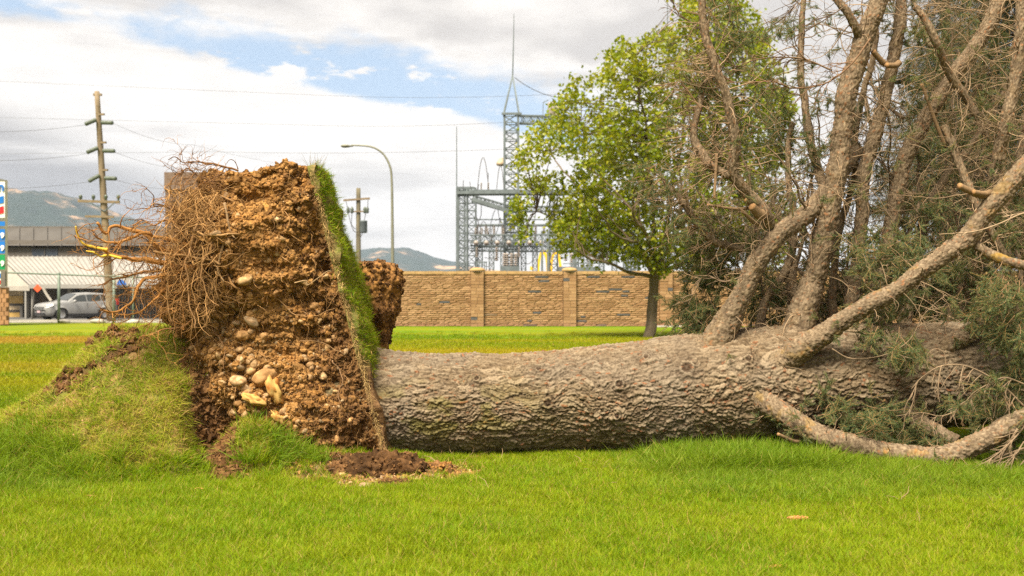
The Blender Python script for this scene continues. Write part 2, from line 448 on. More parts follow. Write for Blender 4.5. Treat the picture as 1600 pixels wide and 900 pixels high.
def axis(lo, hi, step, outer, g=1.16):
    c = list(np.arange(lo, hi, step)); a = step
    while c[-1] < outer[1]: a *= g; c.append(c[-1] + a)
    a = step; left = [c[0]]
    while left[-1] > outer[0]: a *= g; left.append(left[-1] - a)
    return np.array(left[:0:-1] + c)
gx = axis(-5.2, 4.8, .026, (-3500, 3500)); gy = axis(6.0, 9.6, .022, (-60, 4500), 1.10)
GX, GY = np.meshgrid(gx, gy)
GZ = h_ground(GX, GY)
dm = dirt_mask(GX, GY)
q = np.stack((GX.ravel(), GY.ravel(), np.zeros(GX.size)), 1)
n1 = fbm(q * 9, 3, 51).reshape(GX.shape); n2 = fbm(q * 30, 2, 61).reshape(GX.shape)
soil = np.array((.115, .062, .030)); soil2 = np.array((.20, .115, .058)); thatch = np.array((.10, .10, .020)); straw = np.array((.30, .185, .075))
thatch = thatch * 1.25; cs = soil + (soil2 - soil) * sstep(-.5, .9, n1 + n2 * .6)[..., None]
onm = sstep(.04, .3, h_smooth(GX, GY))[..., None]
ct = thatch + (straw - thatch) * (sstep(-.2, .8, n1 + .5 * n2)[..., None] * (.25 + .75 * onm))
gcol = ct + (cs - ct) * dm[..., None]
def lawn_tone(t, x, y, mid, g):
    def patch(x0, y0, rx, ry):
        dx = t.math('DIVIDE', t.math('SUBTRACT', x, x0), rx); dy = t.math('DIVIDE', t.math('SUBTRACT', y, y0), ry)
        r = t.math('ADD', t.math('MULTIPLY', dx, dx), t.math('MULTIPLY', dy, dy))
        return t.ramp(t.math('ADD', r, t.math('MULTIPLY', t.math('SUBTRACT', mid, .5), 1.6)), .4, 1.3, .85, 0)
    g = t.mix(patch(-15.5, 32.5, 6.5, 3.2), g, (.40, .26, .035))            # parched spot on the left
    g = t.mix(t.math('MULTIPLY', patch(-9, 19.5, 5, 1.6), .8), g, (.36, .29, .02))
    g = t.mix(t.math('MULTIPLY', patch(-1.0, 25, 6, 1.6), .9), g, (.36, .29, .015))
    return g
def gfn(t, b):
    a = t.n('ShaderNodeAttribute', attribute_name='col').outputs['Color']
    y = t.n('ShaderNodeSeparateXYZ', i_0=t.pos).outputs[1]; x = t.n('ShaderNodeSeparateXYZ', i_0=t.pos).outputs[0]
    big = t.noise(t.scale(t.pos, (.35, 1.1, 0)), .22, 4, .55)              # mown strips and dry patches, seen end on
    mid = t.noise(t.scale(t.pos, (1, 1.6, 0)), 1.4, 4, .6); fine = t.noise(t.pos, 9, 4, .65)
    g = t.mix(t.ramp(big, .38, .62), (.092, .170, .006), (.200, .200, .008))
    g = t.mix(t.ramp(mid, .35, .7, 0, .5), g, (.15, .175, .012))
    g = lawn_tone(t, x, y, mid, g)
    g = t.mix(t.ramp(fine, .3, .75, 0, .35), g, (.06, .12, .006))
    c = t.mix(t.ramp(y, 9.5, 16), a, g)
    c = t.mix(t.ramp(y, 70, 160), c, (.13, .15, .05))
    t.set(b, 'Base Color', c); b.inputs['Roughness'].default_value = .95
    bump(t, b, t.noise(t.pos, 40, 4, .7), .5, .01)
M_ground = material('ground', gfn, .05)
ground = put('lawn_ground', np.stack((GX, GY, GZ), -1).reshape(-1, 3), grid_faces(len(gx), len(gy)), M_ground, None, {'col': gcol.reshape(-1, 3)})
tag(ground, kind='structure')
GV = np.stack((GX, GY, GZ), -1)

# ------------------------------------------------------------------ grass blades
def blade_clump(name, n, rad, hmin, hmax, wid, lean, mats, straw=.1, seg=3, curl=.5):
    V = []; Q = []; T = []; MI = []; k = 0
    for i in range(n):
        a, r = rng.random() * 2 * PI, rad * math.sqrt(rng.random()); h = lerp(hmin, hmax, rng.random() ** .8)
        az = rng.random() * 2 * PI; ln = lean * (.2 + rng.random()); dx, dy = math.cos(az), math.sin(az)
        w = wid * (.6 + .7 * rng.random()); tw = rng.random() * 2 * PI; wx, wy = math.cos(tw), math.sin(tw)
        c = curl * (rng.random() + .1); rows = []
        for s in range(seg + 1):
            u = s / seg; out = (ln * u + c * u * u) * h; z = h * (u - .35 * c * u * u) - .006
            ww = w * (1 - u ** 1.6) * .5
            p = (r * math.cos(a) + dx * out, r * math.sin(a) + dy * out, z)
            if s < seg: V += [(p[0] - wx * ww, p[1] - wy * ww, p[2]), (p[0] + wx * ww, p[1] + wy * ww, p[2])]; k += 2
            else: V.append(p); k += 1
        b0 = k - 2 * seg - 1; dry = rng.random() < straw
        for s in range(seg - 1): Q.append((b0 + 2 * s, b0 + 2 * s + 1, b0 + 2 * s + 3, b0 + 2 * s + 2)); MI.append(dry)
        T.append((k - 3, k - 2, k - 1)); 
    me = mesh(name, V, [np.array(Q), np.array(T)], {'rv': np.repeat(rng.random(n), 2 * seg + 1)})
    for m in mats: me.materials.append(m)
    dr = np.array(MI).reshape(n, seg - 1)[:, 0]
    me.polygons.foreach_set('material_index', np.concatenate((np.array(MI), dr)).astype(np.int32))
    return me
M_grass = leafy('grass_blade', (.130, .255, .004), (.195, .290, .005), (.36, .36, .016), .4, .55, .7, .12)
M_lush = leafy('grass_blade_lush', (.115, .215, .005), (.155, .245, .006), (.28, .35, .04), .4, .5, .9, .15)
M_mgrass = leafy('grass_blade_mound', (.160, .290, .006), (.27, .33, .02), (.48, .38, .06), .35, .6, 1.5, .1)
M_straw = leafy('grass_blade_dry', (.34, .25, .07), (.40, .27, .09), (.30, .17, .06), .25, .7, 2, .1)
def fg_fn(t, b):
    y = t.n('ShaderNodeSeparateXYZ', i_0=t.pos).outputs[1]; x = t.n('ShaderNodeSeparateXYZ', i_0=t.pos).outputs[0]
    big = t.noise(t.scale(t.pos, (.35, 1.1, 0)), .22, 4, .55); mid = t.noise(t.scale(t.pos, (1, 1.6, 0)), 1.4, 4, .6)
    r = t.math('FRACT', t.math('ADD', t.n('ShaderNodeObjectInfo').outputs['Random'], t.n('ShaderNodeAttribute', attribute_name='rv').outputs['Fac']))
    g = t.mix(t.ramp(big, .38, .62), (.125, .235, .004), (.30, .295, .008)); g = t.mix(t.math('MULTIPLY', r, .5), g, (.30, .30, .012)); g = lawn_tone(t, x, y, mid, g)
    t.set(b, 'Base Color', g); b.inputs['Roughness'].default_value = .55
    tr = t.n('ShaderNodeBsdfTranslucent', i_Color=g); mx = t.n('ShaderNodeMixShader'); t.set(mx, 0, .4); t.set(mx, 1, b.outputs[0]); t.set(mx, 2, tr.outputs[0]); return mx
M_fgrass = material('far_grass_blade', fg_fn, .1)
C_lawn = [blade_clump('lawn_clump', 42, .055, .035, .080, .0048, .6, (M_grass, M_straw), .07) for _ in range(8)]
C_lush = [blade_clump('lush_clump', 40, .055, .06, .13, .0046, .5, (M_lush, M_straw), .02, 4, .7) for _ in range(8)]
C_mound = [blade_clump('mound_clump', 15, .05, .018, .060, .0048, 1.0, (M_mgrass, M_straw), .34, 3, .8) for _ in range(8)]
C_far = [blade_clump('far_clump', 46, .17, .04, .075, .011, .5, (M_fgrass, M_straw), .05, 2) for _ in range(6)]
def on_frame(X, Y, m=1.5): return np.abs(X) < Y * .5 + m
def sow(name, protos, n, box, prob, scl=(.8, 1.25), tilt=.25, label='', parent=None):
    x = rng.uniform(box[0], box[1], n); y = rng.uniform(box[2], box[3], n)
    k = on_frame(x, y) ; x, y = x[k], y[k]
    k = rng.random(len(x)) < prob(x, y); x, y = x[k], y[k]
    z = h_ground(x, y); e = .03
    sx = (h_smooth(x + e, y) - h_smooth(x - e, y)) / (2 * e); sy = (h_smooth(x, y + e) - h_smooth(x, y - e)) / (2 * e)
    nn = nrm(np.stack((-sx * .6, -sy * .6, np.ones_like(x)), 1)) + rng.normal(size=(len(x), 3)) * tilt * .4
    rot = euler_from_z(nn, rng.random(len(x)) * 2 * PI)
    o = scatter(name, np.stack((x, y, z), 1), rot, rng.uniform(*scl, len(x)), rng.integers(0, len(protos), len(x)), protos, parent)
    if label: o['label'] = label; o['category'] = 'grass'
    return o
def clear_of_dirt(x, y, f=1.0): return 1 - np.clip(dirt_mask(x, y) * f, 0, 1)
def lushness(x, y):
    a = sstep(.6, 1.6, x) * sstep(6.6, 7.9, y)
    b = np.exp(-((x + 3.75) / .55) ** 2 - ((y - 7.55) / .45) ** 2)
    c = .75 * np.exp(-((x + 1.85) / .30) ** 2 - ((y - 8.2) / .2) ** 2)
    return np.clip(np.maximum(a, np.maximum(b, c * 1.1)), 0, 1)
def moundness(x, y): return sstep(.05, .28, h_smooth(x, y)) * (x < -1.5)
sow('lawn_grass', C_lawn, 62000, (-6.2, 6.6, 4.4, 9.8), lambda x, y: clear_of_dirt(x, y) * (1 - .97 * moundness(x, y)) * (1 - .75 * lushness(x, y)), label='short bright green mown grass in the foreground lawn')
sow('long_grass', C_lush, 36000, (-6.0, 6.6, 6.3, 9.9), lambda x, y: clear_of_dirt(x, y, .9) * lushness(x, y) * (.75 - .45 * moundness(x, y)), (.75, 1.15), .45, label='longer lush green grass along the trunk and in tufts')
sow('tall_grass', C_lush, 5200, (.9, 4.6, 7.9, 8.75), lambda x, y: .7 * sstep(1.0, 1.7, x) * (1 - sstep(2.3, 2.8, x)), (1.2, 1.75), .5, label='tallest grass blades standing against the underside of the trunk')
sow('tufts', C_lush, 3600, (-4.9, -1.5, 7.2, 8.5), lambda x, y: .5 * np.exp(-((x + 3.95) / .40) ** 2 - ((y - 7.75) / .35) ** 2) + .16 * np.exp(-((x + 1.85) / .25) ** 2 - ((y - 8.15) / .22) ** 2), (1.2, 1.8), .8, label='long loose grass tufts at the foot of the mound')
sow('mound_grass', C_mound, 30000, (-5.4, -1.4, 6.9, 9.5), lambda x, y: clear_of_dirt(x, y) * moundness(x, y) * (.5 + .5 * sstep(-.5, .5, fbm(np.stack((x, y, x * 0), 1) * 4, 2, 77))), (.75, 1.3), .6, label='thin patchy grass with dry blades on the heaved mound')
sow('spill_grass', C_mound, 5000, (-2.2, .5, 7.4, 8.9), lambda x, y: .18 * dirt_mask(x, y) * (h_smooth(x, y) < .4), (.7, 1.1), .7, label='sparse blades poking through the spilled earth')
sow('far_grass', C_far, 31000, (-10, 10.5, 9.8, 16.5), lambda x, y: np.ones_like(x) * (1 - .9 * (y < 9.9) * moundness(x, y)), (.8, 1.2), .3, label='mown grass of the lawn behind the trunk')
sow('distant_grass', C_far, 46000, (-21, 21, 16.5, 41), lambda x, y: sstep(42, 20, y), (1.0, 1.5), .3, label='mown grass of the far lawn')

M_lit = plain('litter_twig', (.26, .17, .09), .8, var=.3, scale=30)
lit = []
for i in range(4):
    m = MB(); L_ = .05 + .03 * i; c_ = np.array([(0, 0, 0), (L_ * .4, .008, .004), (L_ * .7, -.004, .008), (L_, .006, .002)]); m.tube(c_, [.0022, .002, .0016, .001], 4); m.tube([c_[1], c_[1] + (.02, .02, .004)], .0012, 4); me = m.mesh('litter_twig'); me.materials.append(M_lit); lit.append(me)
sow('fallen_twigs', lit, 2600, (-2, 5, 6.2, 9.0), lambda x, y: .10 + .8 * sstep(7.6, 8.5, y), (.6, 1.4), 1.2, label='small dead spruce twigs dropped in the grass by the trunk')
# fallen needles, chips and leaves in the grass
M_chip = plain('chip', (.42, .24, .12), .8, var=.35, scale=40)
chips = []
for i in range(5):
    m = MB(); w = .006 + .006 * rng.random()
    m.bar((-.02 - .03 * rng.random(), 0, 0), (.02 + .02 * rng.random(), .006, .004), w, .003); me = m.mesh('bark_chip'); me.materials.append(M_chip); chips.append(me)
sow('bark_chips', chips, 5200, (-4.8, 1.6, 7.0, 9.0), lambda x, y: .35 * moundness(x, y) + .7 * dirt_mask(x, y) * (h_smooth(x, y) < .4) + .012, (.5, 1.2), 1.5, label='reddish bark chips and dead bits strewn in the grass')
# ------------------------------------------------------------------ the uprooted spruce
import bmesh
def ico(sub):
    bm = bmesh.new(); bmesh.ops.create_icosphere(bm, subdivisions=sub, radius=1)
    V = np.array([v.co[:] for v in bm.verts]); T = np.array([[v.index for v in f.verts] for f in bm.faces]); bm.free(); return V, T
IV1, IT1 = ico(1); IV2, IT2 = ico(2); IV3, IT3 = ico(3); IV4, IT4 = ico(5)
def lump(seed, V, amp=.35, sq=(1, .8, .65), fr=1.6):
    n = fbm(V * fr + seed * 9.1, 3, seed); return V * (1 + amp * n)[:, None] * np.array(sq)
def grid_normals(V, nu, nv, closed):
    G = V.reshape(nv, nu, 3)
    if closed: du = np.roll(G, -1, 1) - np.roll(G, 1, 1)
    else: du = np.gradient(G, axis=1)
    dv = np.gradient(G, axis=0)
    return nrm(np.cross(du, dv)).reshape(-1, 3)

tree = thing('fallen_spruce', (-1.2, 9.2, 0), 'huge uprooted spruce lying across the lawn with its earthy root plate on end', 'fallen tree')
M_bark = colmat('bark', .92, 70, .22, .5, .004, .12)
M_soil = colmat('soil', .97, 55, .35, .6, .008, .05)

# ---- trunk: scaly plates with real relief
TXs = np.array([-1.75, -1.4, -.86, 0, .575, 1.15, 1.5, 1.9, 2.4, 2.9, 3.7, 4.6, 7, 9.5])
TTs = np.array([.84, .85, .865, .90, .94, .99, 1.06, 1.115, 1.145, 1.165, 1.17, 1.15, 1.05, .95])
TBs = np.array([-.02, -.02, -.01, .0, .0, .015, .03, .06, .11, .17, .23, .28, .4, .5])
def tr_c(x):
    k = np.linspace(-.12, .12, 5); T = sum(np.interp(x + a, TXs, TTs) for a in k) / 5; B = sum(np.interp(x + a, TXs, TBs) for a in k) / 5
    return (T + B) / 2, (T - B) / 2
def tr_y(x): return 9.2 + .03 * np.sin(np.asarray(x) * 1.7)
tx = np.concatenate((np.arange(-1.75, 4.7, .0055), np.arange(4.7, 9.5, .05)))
# the angle is measured from the top towards the camera; the side away from it is coarser
ta = np.concatenate((np.linspace(-.75, PI * .98, 270), np.linspace(PI * .98, 2 * PI - .75, 50)[1:-1]))
TX, TA = np.meshgrid(tx, ta, indexing='ij')
cz, rr = tr_c(TX); v = TA * .46
flat = np.stack((TX.ravel(), v.ravel(), np.zeros(TX.size)), 1)
big = fbm(flat * 2.2, 3, 5); wz = np.stack((fbm(flat * (3.4, 6, 1), 3, 7), fbm(flat * (4, 5, 1), 3, 8)), 1)
pw = flat * (9.0, 28.0, 1); pw[:, 0] += wz[:, 0] * .9 + .25 * fbm(flat * 26, 2, 71); pw[:, 1] += wz[:, 1] * 1.2 + .4 * fbm(flat * (14, 30, 1), 2, 73)
KN = [(-.05 + (px - 855) / F * 9.0 + .36, py, r) for px, py, r in ()]
kn = []
for px, py, r in ((855, 628, .075), (966, 600, .07), (1070, 574, .10), (745, 592, .05), (962, 647, .05), (842, 578, .05), (1010, 560, .05), (1165, 560, .06)):
    X = (px - 800) / F * 8.85; c_, r_ = tr_c(X); z = CAMH + (HOR - py) / F * 8.85
    kn.append((X, math.acos(float(np.clip((z - c_) / r_, -1, 1))) * .46, r * 1.15))
knd = np.zeros(TX.size); ring = np.zeros(TX.size)
for X, vv, r in kn:
    dx, dv = flat[:, 0] - X, flat[:, 1] - vv; dd = np.hypot(dx, dv); g = np.exp(-(dd / r) ** 2)
    pw[:, 0] += 7 * dv * g * 3; pw[:, 1] -= 7 * dx * g * 2
    knd += g; ring += g * np.cos(np.minimum(dd / r, 2) * 13) 
f1, f2, cid, off = worley(pw, 3)
p2 = flat * (34, 74, 1); p2[:, :2] += wz * 1.6
g1_, g2_, cid2, off2 = worley(p2, 13)
edge = np.clip((f2 - f1) / .16, 0, 1); edge2 = np.clip((g2_ - g1_) / .3, 0, 1)
disp = .0100 * (edge ** .7 - 1) + .0090 * (cid - .5) - .0125 * off[:, 1] * edge + .004 * (edge2 - 1) + .006 * (cid2 - .5) - .005 * off2[:, 1]
disp += .016 * big + .006 * fbm(flat * 45, 2, 9) + .024 * knd + .007 * ring
R_ = rr.ravel() + disp
flare = .15 * np.exp(-(flat[:, 0] + 1.30) / .20); R_ = R_ + np.minimum(flare, .17) * (.8 + .2 * np.cos(TA.ravel() * 5))
V = np.stack((TX.ravel(), tr_y(TX.ravel()) - np.sin(TA.ravel()) * R_, cz.ravel() + np.cos(TA.ravel()) * R_), 1)
base = np.array((.132, .093, .054)); pale = np.array((.25, .192, .125)); red = np.array((.20, .075, .030)); deep = np.array((.040, .025, .015)); moss = np.array((.130, .120, .018))
c = base + (pale - base) * (cid ** 2)[:, None] * .9
c = c + (pale * 1.12 - c) * (sstep(.55, .9, cid2) * .5)[:, None]
c = c + (np.array((.16, .14, .115)) - c) * (sstep(-.3, .8, big) * .35)[:, None]
c = c + (red - c) * (sstep(.955, .975, cid2) * .8)[:, None]
mo = sstep(.9, -.6, flat[:, 0]) * np.exp(-((flat[:, 1] - .82) / .30) ** 2) * sstep(-.15, .5, fbm(flat * (5, 9, 1), 3, 33))
c = c + (moss - c) * (mo * .6)[:, None]
c = c + (deep - c) * ((1 - edge) ** 1.5 * .65)[:, None]
c = c * (1 + .10 * fbm(flat * 90, 2, 19))[:, None]
c = c + (deep * 1.2 - c) * (np.clip(knd, 0, 1) * (ring < .15) * .6 + sstep(.86, 1, knd) * .6).clip(0, 1)[:, None]
nu = len(ta)
Fq = grid_faces(nu, len(tx), True)
trunk = put('trunk', V, Fq, M_bark, tree, {'col': np.clip(c, 0, 1)})

# ---- root plate: earth torn out with the roots, cut clean along the turf
PZ = np.array([-.12, .13, .35, .67, .99, 1.20, 1.64, 2.07, 2.28, 2.40, 2.47, 2.53])
PL = np.array([-2.0, -2.12, -2.46, -2.74, -2.80, -2.90, -2.96, -2.96, -2.87, -2.73, -2.55, -2.3])
def plane_x(z): return -1.075 - (z - .1315) * .2578
def back_y(z): return np.interp(z, [0, 1, 1.5, 1.8, 2.2, 2.35, 2.45, 2.55], [9.7, 9.5, 9.52, 9.42, 9.3, 9.15, 8.95, 8.75])
nz, nt = 430, 760
zz = np.linspace(-.12, 2.50, nz)
# most columns go to the front and the right corner
tt = np.concatenate((np.linspace(-.30, PI + .45, 640), np.linspace(PI + .45, 2 * PI - .30, 122)[1:-1]))   # angle 0 = +X, PI/2 = towards the camera
nt = len(tt)
ZZ, TT = np.meshgrid(zz, tt, indexing='ij')
xl, xr, yb = np.interp(ZZ, PZ, PL), plane_x(ZZ), back_y(ZZ); yf = 8.60 - .20 * sstep(1.0, .2, ZZ) * 0
capf = np.sqrt(np.clip(1 - ((ZZ - 2.34) / .162).clip(0, 1) ** 2, .0, 1))
cx, ax_, cy, ay = (xl + xr) / 2, (xr - xl) / 2, (yf + yb) / 2 * capf + (1 - capf) * (yf * .72 + yb * .28), (yb - yf) / 2 * (.06 + .94 * capf)
co, si = np.cos(TT), np.sin(TT)
ex = np.where(co > 0, 2 / 9.0, 2 / 3.4)
X = cx + .03 + ax_ * np.sign(co) * np.abs(co) ** ex; Y = cy - ay * np.sign(si) * np.abs(si) ** np.where(co > 0, 2 / 9.0, 2 / 3.0)
front = np.clip(si, 0, 1); left = sstep(-1.5, -2.1, X)
Y = Y - front * (.16 * np.exp(-((X + 2.3) / .5) ** 2 - ((ZZ - 1.7) / .6) ** 2) + .22 * sstep(1.0, .25, ZZ) * left * sstep(-2.9, -2.5, X))
cave = np.exp(-((X + 2.62) / .14) ** 2 - ((ZZ - 1.40) / .20) ** 2); Y = Y + front * .35 * cave
V = np.stack((X, Y, ZZ), -1).reshape(-1, 3)
rightf = (sstep(.10, .0, (plane_x(V[:, 2]) - V[:, 0]))).ravel()
N = -grid_normals(V, nt, nz, True)
if N[nt * 200 + 300, 1] > 0: N = -N
ds = .12 * fbm(V * 2.6, 3, 101) + .05 * fbm(V * 6.5, 2, 108)
V = V + N * (ds * (1 - rightf * .95))[:, None]
N = -grid_normals(V, nt, nz, True)
if N[nt * 200 + 300, 1] > 0: N = -N
w = np.stack([fbm(V * 5, 2, 111 + i) for i in range(3)], 1)
a1, a2, aid, _o = worley(V * 7 + w * .6, 121); b1, b2, bid, _o = worley(V * 19 + w, 131)
e1_, e2_, eid, _o = worley(V * 46 + w * 2, 141)
rough = 1 - rightf * .9
dark = sstep(-1.95, -1.45, V[:, 0] + .18 * (V[:, 2] - 1.2) + .15 * w[:, 0])                    # finer, darker topsoil next to the turf
ds = (.050 * (.55 - a1) * (1 - .35 * dark) + .034 * (.5 - b1) + .017 * (.5 - e1_) + .02 * fbm(V * 30, 2, 151)) * rough
ds = ds - .05 * sstep(.35, .8, fbm(V * 9, 2, 161)) * rough
V = V + N * ds[:, None]
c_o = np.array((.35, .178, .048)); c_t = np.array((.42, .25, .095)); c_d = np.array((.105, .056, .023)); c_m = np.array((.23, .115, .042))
m1 = sstep(-.5, .6, w[:, 1] + .4 * (bid - .5)); c = c_m + (c_o - c_m) * m1[:, None]
c = c + (c_t - c) * (sstep(.55, 1, eid) * .55)[:, None]
c = c + (c_d - c) * (dark * .70 * (.7 + .6 * aid).clip(0, 1))[:, None]
c = c + (c_d - c) * (sstep(.72, 1, bid) * .5)[:, None]
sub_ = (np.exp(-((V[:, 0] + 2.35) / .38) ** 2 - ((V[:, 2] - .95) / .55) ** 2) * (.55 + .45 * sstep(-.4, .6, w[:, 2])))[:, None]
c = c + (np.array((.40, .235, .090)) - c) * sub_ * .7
c = c * (.85 + .35 * bid[:, None])
Pf = grid_faces(nt, nz, True)
top = np.arange(nt) + (nz - 1) * nt
V = np.concatenate((V, V[top].mean(0, keepdims=True) + (0, 0, .01))); c = np.concatenate((c, c[-1:]))
capT = np.stack((top, np.roll(top, -1), np.full(nt, len(V) - 1)), 1)
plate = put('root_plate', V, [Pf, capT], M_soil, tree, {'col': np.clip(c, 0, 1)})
PV, PF, PN = V, Pf, N
def on_plate(px, py):
    s = F / PV[:, 1]; qx = 800 + PV[:, 0] * s; qy = HOR - (PV[:, 2] - CAMH) * s
    m = np.nonzero(((qx - px) ** 2 + (qy - py) ** 2 < 20))[0]
    if len(m) == 0: m = [((qx - px) ** 2 + (qy - py) ** 2).argmin()]
    return PV[m[np.argmin(PV[m, 1])]]

# clod behind the turf, hanging from the far edge of the plate
zc = np.linspace(0, 1, 90); th = np.linspace(0, 2 * PI, 150)[:-1]
prof = np.interp(zc, [0, .12, .3, .5, .75, .9, .97, 1], [.035, .06, .10, .19, .235, .215, .15, .0])
ZC, TH = np.meshgrid(zc, th, indexing='ij'); RC = np.interp(ZC, zc, prof)
cxp = np.interp(ZC, [0, .3, 1], [-1.24, -1.285, -1.30])
V = np.stack((cxp + RC * np.cos(TH), 9.90 + RC * np.sin(TH) * 1.4, .80 + ZC * .95), -1).reshape(-1, 3)
N = nrm(V - np.stack((cxp.ravel(), np.full(V.shape[0], 9.90), V[:, 2]), 1) + (0, 0, .001))
b1, b2, bid, _o = worley(V * 21, 171); e1_, e2_, eid, _o = worley(V * 50, 181)
V = V + N * ((.05 * (.5 - b1) + .02 * (.5 - e1_) + .05 * fbm(V * 5, 2, 191)) * np.clip(RC.ravel() * 8, .2, 1))[:, None]
c = c_m + (c_o - c_m) * sstep(-.3, .7, fbm(V * 8, 2, 195))[:, None] * .6; c = c * (.7 + .5 * bid[:, None])
put('hanging_clod', V, grid_faces(len(th), len(zc), True), M_soil, tree, {'col': c})
clodV = V

# crumbs of earth and small pebbles
def earth_mat(name, a, b_, c_):
    def fn(t, b):
        r = t.n('ShaderNodeObjectInfo').outputs['Random']; n = t.noise(t.pos, 5, 3, .6)
        c = t.mix(t.ramp(r, .1, .9), a, b_); c = t.mix(t.ramp(n, .45, .7, 0, .7), c, c_)
        g = t.noise(t.pos, 150, 3, .6); c = t.mix(1.0, c, t.mix(g, (.7, .7, .7), (1.25, 1.25, 1.25)), 'MULTIPLY')
        t.set(b, 'Base Color', c); b.inputs['Roughness'].default_value = .95; bump(t, b, g, .5, .004)
    return material(name, fn, .05)
M_crumb = earth_mat('crumb', (.15, .078, .027), (.33, .18, .062), (.28, .13, .035))
M_darkcrumb = earth_mat('dark_crumb', (.065, .033, .014), (.17, .090, .036), (.12, .058, .022))
M_pebble = earth_mat('pebble', (.19, .135, .075), (.37, .265, .15), (.24, .16, .085))
def protos(name, n, V, T, mt, amp=.4, sq=(1, .8, .7), fr=1.8, smooth=True):
    out = []
    for i in range(n):
        s_ = tuple(q * (.85 + .3 * rng.random()) for q in sq)
        me = mesh(name, lump(i + 3, V, amp, s_, fr), T, smooth=smooth); me.materials.append(mt); out.append(me)
    return out
C_crumb = protos('crumb', 6, IV2, IT2, M_crumb, .55, (1, .8, .75), 2.4, False); C_dark = protos('dark_crumb', 6, IV2, IT2, M_darkcrumb, .6, (1, .8, .7), 2.6, False)
C_peb = protos('pebble', 6, IV2, IT2, M_pebble, .16, (1, .78, .62), 1.1)
def vis(c_, n_): return (n_[:, 1] < .35) * (c_[:, 0] < plane_x(c_[:, 2]) - .03)
def rrot(n): return rng.random((n, 3)) * 2 * PI
pp, _n = sample_surface(PV[:nt * nz], PF, 24000, lambda c_, n_: (c_[:, 1] < 9.3) * (c_[:, 0] < plane_x(c_[:, 2]) - .04) * 1.0)
isd = rng.random(len(pp)) < sstep(-2.0, -1.4, pp[:, 0])
def sizes(n, lo, hi, p=2.5): return lo + (hi - lo) * rng.random(n) ** p
a = pp[~isd]; scatter('soil_crumbs', a, rrot(len(a)), sizes(len(a), .006, .032), rng.integers(0, 6, len(a)), C_crumb, plate)
a = pp[isd]; scatter('topsoil_crumbs', a, rrot(len(a)), sizes(len(a), .005, .024), rng.integers(0, 6, len(a)), C_dark, plate)
pp, _n = sample_surface(PV[:nt * nz], PF, 1500, lambda c_, n_: (c_[:, 1] < 9.3) * (c_[:, 0] < plane_x(c_[:, 2]) - .05) * (.25 + np.exp(-((c_[:, 0] + 2.3) / .3) ** 2 - ((c_[:, 2] - .95) / .4) ** 2) * 3))
scatter('pebbles', pp, rrot(len(pp)), sizes(len(pp), .007, .020, 2), rng.integers(0, 6, len(pp)), C_peb, plate)
k = rng.integers(0, len(clodV), 1500); k = k[clodV[k, 2] > .95]
scatter('clod_crumbs', clodV[k], rrot(len(k)), sizes(len(k), .006, .026), rng.integers(0, 6, len(k)), C_dark, tree)

# stones held in the plate, one object each
def stone_mesh(i, wood=False):
    V = lump(40 + i, IV3, .25 if not wood else .5, (1, .62 + .2 * rng.random(), .55 + .2 * rng.random()), .9 if not wood else 2.2)
    n = fbm(V * 3, 3, 7 + i); base = [(.42, .275, .125), (.34, .215, .10), (.50, .35, .18), (.30, .21, .115), (.44, .25, .10)][i % 5]
    c = np.array(base) * (1 + .25 * n)[:, None]; c = c + (np.array((.20, .10, .035)) - c) * (sstep(-.15, .45, fbm(V * 2.2, 3, 27 + i)) * .75)[:, None]
    if wood: c = np.array((.46, .29, .09)) + (np.array((.40, .13, .025)) - np.array((.46, .29, .09))) * sstep(.0, .7, n)[:, None]
    me = mesh('torn_wood' if wood else 'stone', V, IT3, {'col': np.clip(c, 0, 1)}); me.materials.append(M_stone); return me
M_stone = colmat('stone', .8, 90, .18, .35, .003, .2)
SM = [stone_mesh(i) for i in range(10)]
def place(me, name, p, r, rot, parent):
    o = bpy.data.objects.new(name, me); SC.collection.objects.link(o); o.parent = parent
    o.location = np.asarray(p) - ORG[parent.name]; o.scale = (r,) * 3; o.rotation_euler = rot; return o
big_st = [(383, 434, 15), (417, 411, 9), (428, 396, 10), (397, 501, 16), (388, 493, 9), (416, 497, 7), (424, 483, 11), (332, 503, 9), (369, 504, 8), (382, 521, 12),
          (435, 373, 9), (396, 368, 8), (430, 347, 9), (337, 368, 12), (493, 476, 9), (341, 553, 9), (378, 547, 8), (375, 593, 15), (368, 578, 14), (412, 588, 20),
          (396, 579, 12), (350, 585, 7), (350, 597, 7), (355, 628, 10), (370, 627, 9), (340, 668, 12), (380, 647, 9), (507, 590, 9), (392, 604, 8), (384, 615, 8),
          (360, 610, 6), (440, 640, 9), (430, 655, 8), (348, 640, 7), (330, 545, 7), (402, 480, 8), (372, 486, 7), (356, 492, 6), (345, 520, 6), (452, 455, 7), (470, 505, 8), (480, 560, 7),
          (362, 640, 7), (372, 660, 7), (355, 655, 6), (400, 640, 8), (415, 615, 7), (404, 560, 6), (360, 560, 7), (388, 560, 6), (310, 505, 8), (322, 525, 6), (300, 540, 7), (318, 550, 6)]
for i, (px, py, rp) in enumerate(big_st):
    p = on_plate(px, py); r = rp / F * p[1] * .86
    place(SM[i % 10], 'stone', p + (0, .18 * r, 0), r, (rng.normal() * .3, rng.normal() * .5, rng.random() * .6 - .3), plate)
for i in range(150):
    px, py = (rng.uniform(300, 590), rng.uniform(280, 690)) if i < 85 else (rng.normal(385, 34), rng.normal(565, 60))
    if px > 487 + (py - 262) * .258 - 14: continue
    p = on_plate(px, py); r = rng.uniform(3.6, 7.5) / F * p[1]
    place(SM[rng.integers(10)], 'stone', p + (0, .3 * r, 0), r, rrot(1)[0], plate)
WM = [stone_mesh(50, True), stone_mesh(51, True)]
